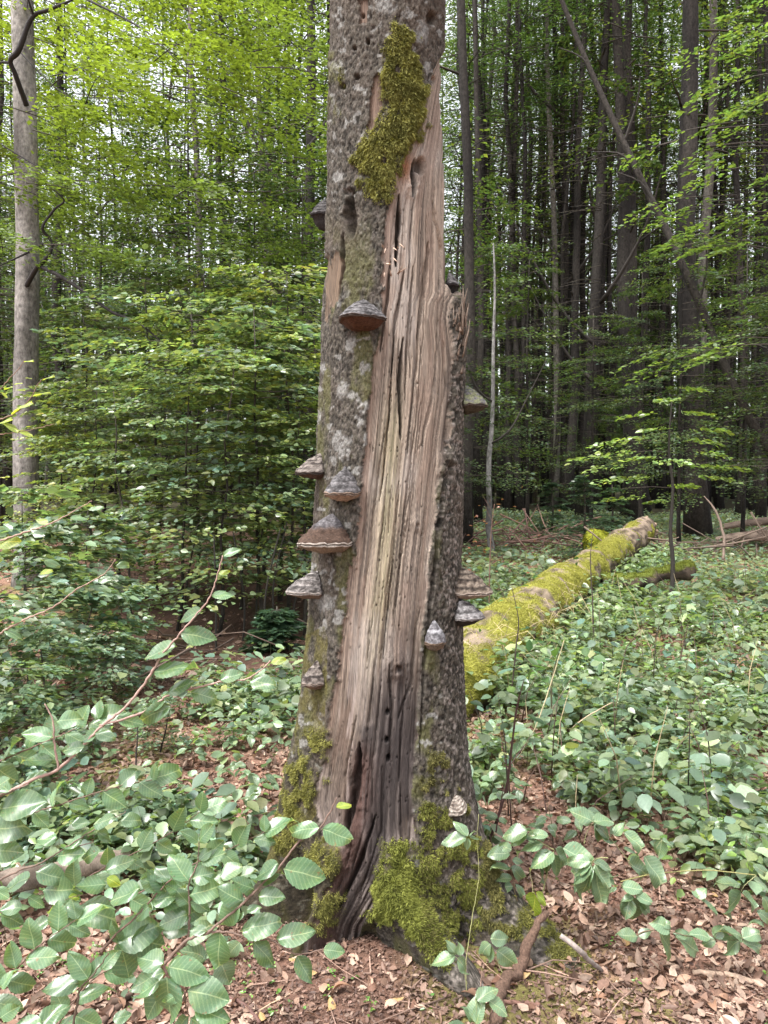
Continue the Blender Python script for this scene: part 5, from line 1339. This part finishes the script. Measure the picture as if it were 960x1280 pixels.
plant('beech_shoot', 'lowest beech twig with big pale leaves at the bottom edge', 'beech shoot', 1.42, F, 4.0,
      [[(15, 900), (40, 960), (75, 1005), (120, 1040), (130, 1100), (145, 1160)]],
      [(40, 915, 245, 950), (135, 1035, 345, 1062), (35, 960, 45, 1180), (170, 1120, 350, 1190), (140, 1160, 60, 1260), (120, 1040, 20, 1090), (20, 900, -110, 860), (150, 1170, 290, 1270), (0, 985, -130, 1060)], BL, .003, (.16, .10, .08), flat=.4)
plant('bramble', 'dark rounded leaves low behind the beech shoots', 'bramble', 1.75, F, 4.0, [[(330, 1090), (320, 980), (300, 900)]],
      [(300, 880, 350, 1005), (240, 850, 130, 900), (230, 870, 120, 800), (400, 790, 330, 860), (130, 790, 240, 700), (300, 470, 400, 400), (380, 470, 470, 430), (350, 480, 270, 450)], NL, .0018, (.06, .05, .03), wide=1.35)
E = (0, 980)
plant('beech_shoot', 'beech shoot with ribbed leaves at the lower left, beside the yellow leaf', 'beech shoot', 1.55, E, 4.27,
      [[(540, 900), (620, 800), (720, 715), (850, 570), (930, 490)], [(720, 715), (790, 640), (830, 600)]],
      [(690, 1035, 640, 862), (620, 850, 835, 745), (700, 820, 875, 860), (750, 560, 580, 612), (800, 620, 945, 605), (800, 650, 720, 725), (880, 1000, 690, 1090), (880, 1060, 770, 1255), (900, 1040, 945, 930), (640, 850, 600, 745), (860, 560, 760, 500), (900, 520, 830, 440)], BL, .003, (.14, .09, .07), flat=.35)
plant('beech_shoot', 'low beech twig with folded leaves near the bottom left corner', 'beech shoot', 1.45, E, 4.27,
      [[(390, 1300), (410, 1180), (430, 1090), (490, 1030), (580, 900)]],
      [(470, 1040, 375, 900), (470, 1040, 560, 915), (425, 1062, 228, 1090), (190, 1290, 360, 1175), (0, 1250, 95, 1180), (0, 1085, 72, 1010), (540, 990, 620, 890), (400, 1240, 530, 1290), (230, 1290, 60, 1310), (600, 1260, 700, 1230)], BL, .003, (.10, .07, .05), flat=.35)
plant('beech_shoot', 'beech shoot arching across the lower left with dark green leaves', 'beech shoot', 1.62, E, 4.27,
      [[(-20, 520), (130, 450), (200, 430), (350, 340), (520, 230), (670, 150)], [(350, 340), (420, 330), (500, 310)]],
      [(570, 540, 395, 535), (415, 655, 610, 715), (420, 668, 270, 690), (272, 760, 432, 745), (270, 735, 152, 755), (0, 700, 128, 735), (230, 570, 395, 560), (305, 385, 440, 370), (560, 460, 712, 400), (308, 290, 188, 300), (500, 225, 605, 175), (640, 200, 748, 188), (380, 215, 478, 205), (440, 300, 330, 330), (540, 350, 440, 390), (120, 660, 0, 655), (160, 500, 30, 540), (190, 470, 340, 500), (150, 600, 240, 660), (520, 250, 600, 310)], BL, .0024, (.13, .09, .07), flat=.35)
plant('beech_shoot', 'small twig with a bright yellow leaf lying over the litter at left', 'beech shoot', 1.60, E, 4.27, [[(470, 590), (400, 600), (340, 620)]],
      [(345, 620, 245, 690, LL_), (365, 600, 425, 605, LL_), (570, 500, 640, 540, LL_)], LL_, .0012, flat=.3)
plant('beech_shoot', 'big blurred pale leaves cut by the left edge', 'beech shoot', 1.15, E, 4.27, [[(-60, 90), (60, 40), (150, 0)], [(-60, 300), (40, 290)]],
      [(0, 130, 218, 95), (-40, 360, 125, 350), (-60, 250, 120, 215), (-60, 40, 40, -20), (-30, 560, 45, 610)], BL, .002, (.16, .11, .09), flat=.4)
# the tall shoot with few leaves (zoom 180,670 at 4.364x)
S4 = (180, 670); s4 = 4.364
def cz3(q): return ((q[0] / 4.8) - 180) * s4, ((780 + q[1] / 4.8) - 670) * s4
st = [cz3(q) for q in [(0, 1030), (210, 930), (350, 870), (510, 720)]]
st2 = [cz3(q) for q in [(590, 630), (760, 490), (900, 310), (960, 200)]] + [(80, 670), (200, 530), (310, 400), (370, 310), (400, 210), (430, 105)]
plant('beech_shoot', 'tall thin beech twig slanting up over the dark hollow with pale leaves', 'beech shoot', 1.50, S4, s4,
      [st + st2, [cz3((600, 610)), (0, 960), (130, 870), (300, 825), (410, 795), (560, 780), (640, 730), (690, 680)], [cz3((350, 870)), cz3((325, 700)), cz3((320, 590)), cz3((270, 480))]],
      [(430, 108, 522, 68), (405, 208, 468, 190, LL_), (368, 320, 488, 330), (322, 405, 182, 450), (195, 530, 392, 558), (180, 600, -5, 640), (52, 742, 288, 712), (690, 690, 772, 670, LL_), (572, 795, 718, 795), (412, 785, 538, 742), (125, 855, 275, 795), (255, 850, 392, 882), (120, 890, 30, 960), (150, 930, -20, 985),
       (*cz3((590, 640)), *cz3((480, 700))), (*cz3((340, 590)), *cz3((485, 550))), (*cz3((320, 680)), *cz3((130, 635))), (*cz3((325, 820)), *cz3((135, 805))), (*cz3((570, 650)), *cz3((690, 690))), (*cz3((510, 740)), *cz3((370, 745))), (*cz3((700, 560)), *cz3((860, 600))), (*cz3((150, 960)), *cz3((270, 880))), (*cz3((60, 1010)), *cz3((-40, 920)))], BL, .0034, (.30, .20, .17), flat=.5, wide=.85)
E8 = (0, 440)
plant('beech_shoot', 'yellow green backlit leaves on a twig in front of the big pale trunk', 'beech shoot', 1.7, E8, 4.0,
      [[(-20, 340), (60, 315), (145, 240), (185, 170), (215, 130)], [(-20, 215), (40, 140), (90, 90), (122, 40)], [(-20, 415), (80, 400), (150, 390), (270, 360)]],
      [(55, 312, 155, 240), (160, 222, 248, 195), (212, 142, 268, 115), (20, 190, 62, 168), (72, 192, 125, 185), (72, 162, 112, 152), (-10, 362, 55, 328), (10, 355, 100, 390), (80, 395, 165, 410), (5, 200, 40, 225), (125, 130, 160, 130), (120, 50, 165, 40)], LL_, .0018, (.20, .13, .10), flat=-.2)
plant('beech_shoot', 'thin slanting twig with three pale leaves above the left bush', 'beech shoot', 1.45, E8, 4.0,
      [[(-20, 950), (130, 900), (250, 860), (330, 820), (370, 795), (460, 745)]],
      [(438, 788, 518, 775), (348, 828, 440, 835), (148, 885, 245, 892), (-30, 970, 95, 935, LL_), (60, 900, 20, 850), (240, 860, 180, 830, LL_)], BL, .002, (.28, .19, .15), flat=.5, wide=.8)
plant('beech_shoot', 'lower slanting twig left of the tall thin one, with two white glinting leaves', 'beech shoot', 1.5, E8, 4.0,
      [[(-20, 1420), (120, 1340), (260, 1280), (380, 1190), (490, 1130), (540, 1090), (578, 1035)]],
      [(578, 1070, 645, 1062), (488, 1142, 560, 1135), (215, 1040, 300, 1075), (380, 1190, 310, 1200), (40, 1215, 95, 1230, LL_), (200, 1110, 260, 1085, LL_), (110, 1350, 30, 1320), (20, 1380, 110, 1440)], BL, .002, (.28, .19, .15), flat=.5, wide=.8)
# right side plants (zoom 520,980 at 4x)
K = (520, 980); gs = 'seedlings climbing beside the mossy foot'
plant('seedling', 'long thin pale stem with four leaves at its upper part against the mossy foot', 'seedling', 2.22, K, 4.0, [[(258, 1110), (250, 900), (285, 650), (315, 450), (305, 280), (315, 150)]],
      [(262, 262, 195, 185), (255, 268, 128, 290), (262, 270, 250, 330), (268, 268, 328, 268), (265, 262, 290, 232)], NL, .0013, (.36, .36, .16))
plant('seedling', 'three leaved green sprig beside the tip of the middle root', 'seedling', 2.16, K, 4.0, [[(255, 1000), (225, 900), (200, 865)]],
      [(200, 865, 65, 885), (200, 855, 160, 792), (225, 860, 215, 795), (205, 870, 268, 945)], NL, .0013, (.3, .3, .14), wide=1.15)
plant('seedling', 'sprig of three oval leaves in front of the right mossy root', 'seedling', 2.12, K, 4.0, [[(430, 940), (400, 870), (385, 815)]],
      [(370, 775, 465, 778), (372, 798, 318, 850), (375, 800, 345, 885), (400, 830, 500, 905)], NL, .0013, (.3, .3, .14), wide=1.25)
plant('seedling', 'dark leaved plant at the bottom edge below the leaning branch', 'seedling', 2.02, K, 4.0, [[(290, 1290), (300, 1180), (305, 1090)]],
      [(300, 1085, 398, 1005), (285, 1190, 300, 1080), (362, 1080, 465, 1138), (285, 1190, 250, 1110), (300, 1200, 330, 1090), (260, 1250, 180, 1180), (230, 1290, 170, 1220)], NL, .0016, (.2, .22, .1), wide=1.1)
plant('bramble', 'stacked rounded bramble leaves right of the mossy trunk foot', 'bramble', 2.5, K, 4.0, [[(520, 640), (490, 520), (475, 420), (480, 330)]],
      [(470, 420, 378, 392), (472, 420, 548, 470), (482, 470, 392, 462), (412, 545, 330, 510), (418, 548, 522, 625), (485, 512, 405, 515), (495, 500, 545, 555), (480, 380, 540, 390), (470, 340, 365, 350), (480, 330, 420, 300)], NL, .0018, (.14, .1, .06), wide=1.2)
plant('bramble', 'bunch of drooping pointed leaves in the centre right foreground', 'bramble', 2.45, K, 4.0, [[(620, 600), (660, 430), (690, 330)], [(690, 330), (640, 300), (560, 250)]],
      [(655, 340, 600, 485), (690, 350, 722, 485), (640, 300, 498, 320), (665, 260, 568, 238), (562, 235, 428, 258), (735, 320, 885, 375), (690, 340, 570, 420), (600, 290, 520, 240), (660, 330, 640, 440), (700, 320, 760, 400), (560, 250, 470, 300), (580, 240, 660, 262)], NL, .0024, (.22, .22, .1))
plant('bramble', 'second bunch of long toothed leaves hanging just right of the first', 'bramble', 2.4, K, 4.0, [[(960, 370), (910, 370), (880, 400)]],
      [(880, 400, 775, 430), (880, 410, 835, 530), (880, 405, 835, 580), (890, 410, 955, 600), (890, 405, 980, 510), (875, 390, 760, 378), (890, 380, 985, 430), (880, 400, 780, 500)], NL, .002, (.22, .22, .1))
plant('bramble', 'single light green leaf hanging above the top of the leaning branch', 'bramble', 2.42, K, 4.0, [[(585, 545), (580, 490), (570, 450)]], [(590, 540, 595, 668, LL_), (600, 540, 655, 600, LL_)], LL_, .0012, (.3, .3, .14))
plant('bramble', 'pair of broad leaves standing higher in the right foreground', 'bramble', 2.6, K, 4.0, [[(840, 300), (855, 240), (885, 195)]],
      [(882, 192, 785, 115), (885, 185, 985, 170), (885, 200, 960, 280)], NL, .0016, (.3, .3, .14), wide=1.2)
plant('bramble', 'bluish leaves clustered at the right edge of the trunk base', 'bramble', 2.75, K, 4.0, [[(400, 240), (420, 120), (440, 0)]],
      [(320, 60, 218, 50), (320, 50, 270, -10), (330, 60, 362, 100), (330, 40, 370, 0), (410, 170, 340, 130), (410, 170, 455, 190), (430, 80, 405, 40), (430, 70, 500, 50), (330, 40, 300, 80)], NL, .003, (.07, .03, .03))
R6 = (720, 1000)
plant('bramble', 'trailing leaves left of the arched bramble runner', 'bramble', 2.6, R6, 4.0, [[(280, 330), (180, 200), (100, 120)], [(430, 200), (400, 240)]],
      [(90, 130, 165, 195), (100, 140, 205, 205), (235, 240, 315, 262), (262, 310, 365, 360), (340, 280, 448, 408), (432, 195, 412, 295), (430, 200, 490, 220), (85, 310, 205, 372), (80, 335, 208, 425), (75, 345, -10, 450), (85, 390, 155, 525), (240, 160, 340, 230), (190, 180, 240, 110)], NL, .0018, (.2, .2, .1))
plant('bramble', 'cluster of drooping leaves at the start of the arched runner', 'bramble', 2.45, R6, 4.0, [[(225, 420), (250, 450), (280, 480)]],
      [(225, 430, 335, 450), (285, 480, 300, 622), (270, 490, 248, 595), (300, 480, 385, 575), (290, 480, 225, 495), (300, 478, 382, 510), (205, 440, 150, 460)], NL, .0018, (.2, .2, .1), wide=1.1)
plant('bramble', 'row of dark flat bramble leaves low above the pale stick', 'bramble', 2.33, R6, 4.0, [[(300, 700), (330, 660), (440, 650), (560, 680), (700, 700), (830, 700)]],
      [(310, 685, 212, 660), (310, 680, 378, 652), (400, 620, 470, 612), (420, 655, 508, 775), (500, 680, 640, 765), (470, 650, 400, 600), (670, 690, 572, 645), (690, 690, 735, 635), (700, 700, 632, 720), (830, 690, 730, 628), (832, 690, 915, 655), (820, 702, 728, 755), (832, 708, 925, 728), (560, 690, 500, 650), (770, 680, 720, 690)], NL, .0018, (.12, .08, .05), wide=1.25)
plant('bramble', 'ribbed leaves under the right part of the runner near the right edge', 'bramble', 2.5, R6, 4.0, [[(900, 380), (850, 420), (825, 455)]],
      [(828, 455, 728, 565), (832, 460, 910, 530), (825, 425, 705, 388), (628, 500, 720, 562), (612, 488, 575, 450), (600, 490, 650, 440), (890, 400, 990, 440), (900, 560, 985, 600), (930, 480, 985, 560), (880, 330, 960, 360), (940, 620, 880, 600)], NL, .0018, (.2, .2, .1), wide=1.15)
plant('bramble', 'plant with a few yellow leaves in the right foreground before the low mossy log', 'bramble', 3.0, R6, 4.0, [[(660, 350), (650, 290), (650, 200)]],
      [(640, 290, 600, 320, LL_), (660, 200, 705, 170, LL_), (650, 200, 620, 165, LL_), (655, 300, 700, 310, LL_), (640, 180, 660, 230, LL_), (600, 110, 520, 95), (605, 115, 650, 140), (860, 280, 730, 285), (810, 200, 930, 215)], NL, .0015, (.3, .26, .12), wide=1.1)
# randomly grown brambles and seedlings to fill the near ground, leaf by leaf
rr_ = np.random.default_rng(99)
def rand_plant(u, v, label, nlv, size, meshes, hgt):
    g0 = G(u, v); g0[2] = float(ground_z(g0[0], g0[1]))
    t = thing('bramble', label, 'bramble', g0, 0, 'low brambles of the near ground')
    top = np.array([rr_.normal(0, .03), rr_.normal(0, .03), hgt])
    bb = MB(); bb.tube(np.stack([np.zeros(3), top * .5 + rr_.normal(0, .01, 3), top]), [.0022, .0018, .001], 5, C=[.12, .1, .05]); bb.build('stem', M_TWIG, t)
    for k in range(nlv):
        f = rr_.uniform(.35, 1.0); a = top * f; az = rr_.uniform(0, 6.28); r0 = size * rr_.uniform(.1, .8)
        a = a + np.array([math.cos(az), math.sin(az), .1]) * r0; L = size * rr_.uniform(.7, 1.2)
        e = a + np.array([math.cos(az + rr_.normal(0, .3)), math.sin(az + rr_.normal(0, .3)), rr_.normal(-.2, .25)]) * L
        one_leaf(meshes, t, np.zeros(3), a, e, 0, 1.15)
for (u, v) in [(700, 1000), (760, 1020), (830, 1010), (900, 1030), (950, 1000), (650, 1020), (720, 960), (800, 965), (880, 960), (940, 1050), (860, 1060), (650, 960), (620, 1000), (330, 960), (280, 975), (240, 960), (300, 1000), (340, 1000), (200, 1000), (150, 1020), (100, 1030), (60, 1060), (930, 1110), (250, 1010), (690, 1060), (340, 930), (310, 940), (740, 1070), (620, 950), (590, 960)]:
    rand_plant(u + rr_.normal(0, 8), v, 'low bramble clump with broad grey green leaves among its like on the near ground', int(rr_.integers(6, 10)), .062, NL, rr_.uniform(.10, .22))


# more beech shoots filling the lower left, leaves set alternately along each twig
rsx = np.random.default_rng(41)
SH = [('beech shoot rising from the bottom left corner with leaves held flat', [(-20, 1260), (40, 1190), (95, 1150)], 1.5), ('beech shoot crossing behind the arching one near the left edge', [(-20, 1030), (60, 1010), (140, 985), (190, 975)], 1.75),
      ('beech shoot with small leaves over the pale log at left', [(60, 1130), (130, 1085), (200, 1050), (250, 1015)], 1.8), ('leafy beech twig at the left edge just under the slanting tall twig', [(-20, 960), (50, 930), (120, 900)], 1.65),
      ('beech shoot near the bottom edge left of the lowest big leaves', [(60, 1300), (110, 1230), (170, 1190), (215, 1150)], 1.6), ('beech twig reaching right toward the brown log end beside the trunk', [(150, 1130), (220, 1090), (290, 1060), (330, 1040)], 1.9)]
for lb, pts, Yq in SH:
    q = resample(np.array([[a, b_, 0] for a, b_ in pts], float), 1, 11)[0]; lv = []
    for i in range(1, 11):
        d = q[i] - q[i - 1]; an = math.atan2(d[1], d[0]) + (1 if i % 2 else -1) * rsx.uniform(.6, 1.2); L_ = rsx.uniform(30, 46) * 1.5 / Yq
        lv.append((q[i][0], q[i][1], q[i][0] + math.cos(an) * L_, q[i][1] + math.sin(an) * L_ * .8))
    lv.append((q[10][0], q[10][1], q[10][0] + 34, q[10][1] - 14))
    plant('beech_shoot', lb, 'beech shoot', Yq, (0, 0), 1.0, [[tuple(p_[:2]) for p_ in q[::2]]], lv, BL, .0022, (.14, .09, .07), flat=.35)

def by_log(u, v, x, Y):
    lx = np.interp(Y, lpts[:, 1], lpts[:, 0]); return np.where((x > lx + .12) & (x < lx + .75), 1.0, 0) * (Y > 5.0) * (Y < 12.5)
cover('ground_cover', 'leafy plants crowding against the near side of the mossy log', 3400, 5.0, 12.5, by_log, .075, .33, (.145, .20, .095), nl=(4, 9), ucl=(560, 900))
